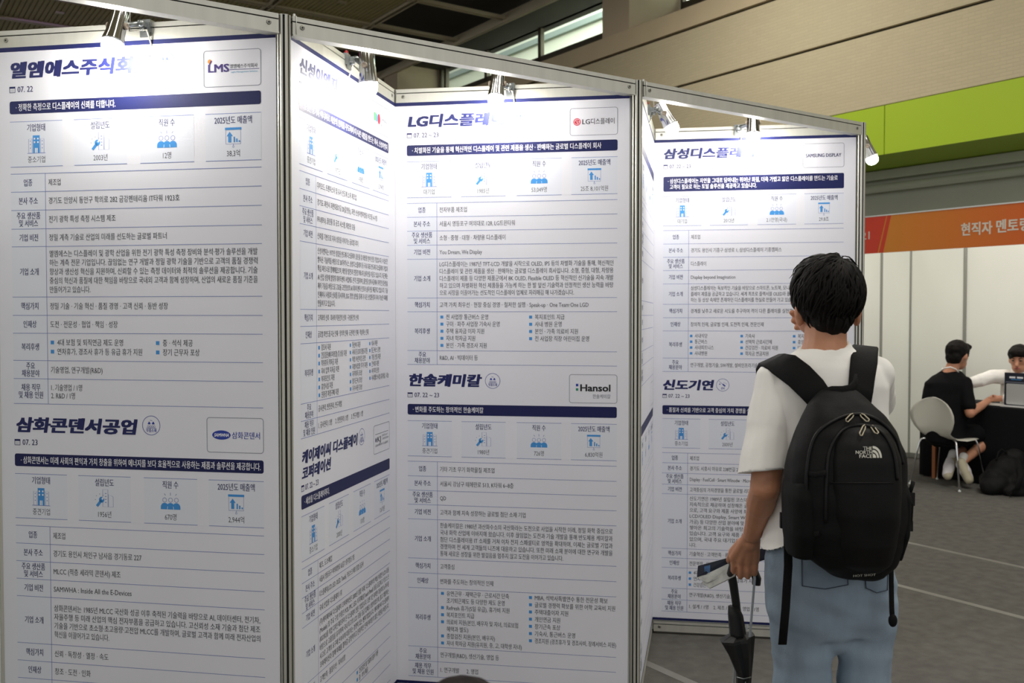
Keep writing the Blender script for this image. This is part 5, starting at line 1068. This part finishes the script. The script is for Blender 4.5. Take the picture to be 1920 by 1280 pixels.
mb = MB(); Mh = q3.to_4x4(); mb.ball(hc3 + q3 @ Vector((-.018, 0, .040)), (.112, .098, .092), hair_m, 20, 14, Mh); mb.ball(hc3 + q3 @ Vector((-.05, 0, -.02)), (.07, .08, .075), hair_m, 14, 10, Mh); mb.ball(hc3 + q3 @ Vector((.058, 0, .072)), (.052, .078, .046), hair_m, 14, 10, Mh)
child(blob(mb, 'hair', hair_m, .008, 4, disp=lambda co: .006*mnoise.noise(co*32)), m3); face(m3, hc3, q3, 1.06)
mb = MB(); jb_ = mat('dark_trousers', (40, 42, 48), .9)
for s_ in (-1, 1): chain(mb, [(ab(9.32, 4.45+s_*.1, .5), .10), (ab(9.02, 4.45+s_*.1, .5), .08), (ab(9.1, 4.45+s_*.1, .12), .062)], jb_)
child(blob(mb, 'trousers', jb_, .012, 4), m3)

# slumped bag on the floor
bg = empty('backpack', at(1885, 925, 8.42)*1.0, 0, 'black bag slumped on the carpet in front of the tablecloth', 'bag'); bg.location.z = 0
mb = MB()
for x, y, Y, r in ((1890, 890, 8.5, (.20, .17, .17)), (1868, 905, 8.46, (.15, .15, .13)), (1912, 905, 8.42, (.17, .16, .13)), (1900, 868, 8.56, (.13, .12, .13)), (1858, 912, 8.40, (.10, .11, .08)), (1905, 922, 8.34, (.13, .10, .06))): mb.ball(at(x, y, Y), r, nylon)
child(blob(mb, 'bag_body', nylon, .012, 5, cuts=[((0, 0, .004), (0, 0, -1))], disp=folds(.016, 8, seed=77)), bg)
mb = MB(); mb.tube([at(1888, 850, 8.50), at(1878, 842, 8.52), at(1872, 848, 8.52), at(1868, 862, 8.46)], .008, web, 8); child(mb.build('carry_loop'), bg)
mb = MB(); mb.strap([(at(x, y, Y), (.6, .2, .6)) for x, y, Y in ((1908, 862, 8.44), (1914, 890, 8.27), (1908, 915, 8.22), (1890, 928, 8.22))], .05, .012, web); child(mb.build('shoulder_strap'), bg)

# person in front of the middle poster: only the crown shows
m4 = empty('person', (at(866, 1265, 1.3).x, 1.32, 0), 0, 'person standing low in front of the camera, only dark brown hair showing', 'person')
hair_b = mat('dark_brown_hair', (26, 18, 15), .75, spec=.1, var=(40, .3), stretch=(1, 1, .3)); ht = at(866, 1264.5, 1.3).z; hx4 = m4.location.x; c4 = Vector((hx4, 1.32, ht-.129))
mb = MB(); q4 = hd(mb, c4, (.1, .98, .05), skin, .95)
chain(mb, [(c4, .05), (c4+Vector((0, -.01, -.16)), .048), (c4+Vector((0, -.01, -.2)), .07)], skin); zs = c4.z-.2
mb.loft([ering((hx4, 1.31, z), rx, ry) for z, rx, ry in ((.42, .11, .08), (.55, .115, .085), (.7, .125, .085), (zs, .11, .07), (zs+.02, .07, .05))], skin)
for s_ in (-1, 1):
    chain(mb, [(Vector((hx4+s_*.12, 1.31, zs-.02)), .042), (Vector((hx4+s_*.155, 1.31, zs-.22)), .034), (Vector((hx4+s_*.16, 1.36, zs-.40)), .025), (Vector((hx4+s_*.16, 1.38, zs-.47)), .026)], skin)
    for k in range(4): rc(mb, Vector((hx4+s_*.16, 1.36+.014*k, zs-.48)), .008, Vector((hx4+s_*.157, 1.365+.014*k, zs-.53)), .0065, skin, 8)
    rc(mb, Vector((hx4+s_*.155, 1.40, zs-.46)), .009, Vector((hx4+s_*.15, 1.425, zs-.50)), .007, skin, 8)
    chain(mb, [(Vector((hx4+s_*.06, 1.31, .44)), .068), (Vector((hx4+s_*.062, 1.32, .26)), .05), (Vector((hx4+s_*.062, 1.31, .06)), .036)], skin)
child(blob(mb, 'body', skin, .007, 4), m4)
greyt = mat('grey_tee', (96, 98, 104), .9); navyt = mat('navy_trousers', (36, 40, 56), .9)
mb = MB(); mb.loft([ering((hx4, 1.31, z), rx, ry) for z, rx, ry in ((.42, .135, .10), (.55, .135, .10), (zs-.03, .135, .095), (zs+.005, .10, .075), (zs+.025, .062, .058))], greyt)
for s_ in (-1, 1): chain(mb, [(Vector((hx4+s_*.11, 1.31, zs-.02)), .052), (Vector((hx4+s_*.145, 1.31, zs-.16)), .05)], greyt)
child(blob(mb, 't_shirt', greyt, .008, 4), m4)
mb = MB(); mb.ball((hx4, 1.31, .44), (.135, .10, .08), navyt)
for s_ in (-1, 1): chain(mb, [(Vector((hx4+s_*.062, 1.31, .42)), .072), (Vector((hx4+s_*.064, 1.32, .24)), .062), (Vector((hx4+s_*.064, 1.31, .08)), .058)], navyt)
child(blob(mb, 'trousers', navyt, .008, 4), m4)
for s_ in (-1, 1): mb = MB(); mb.ball((hx4+s_*.064, 1.36, .035), (.04, .095, .034), shoe_w); child(blob(mb, 'shoe', shoe_w, .007, 2, cuts=[((0, 0, .002), (0, 0, -1))]), m4)
mb = MB(); mb.ball(c4+Vector((0, -.008, .022)), (.086, .103, .094), hair_b, 20, 14); mb.ball(c4+Vector((0, -.05, -.045)), (.07, .055, .07), hair_b); h4 = child(blob(mb, 'hair', hair_b, .006, 3, disp=lambda co: .003*mnoise.noise(Vector((co.x*50, co.y*50, co.z*20)))), m4); face(m4, c4, q4, .95)
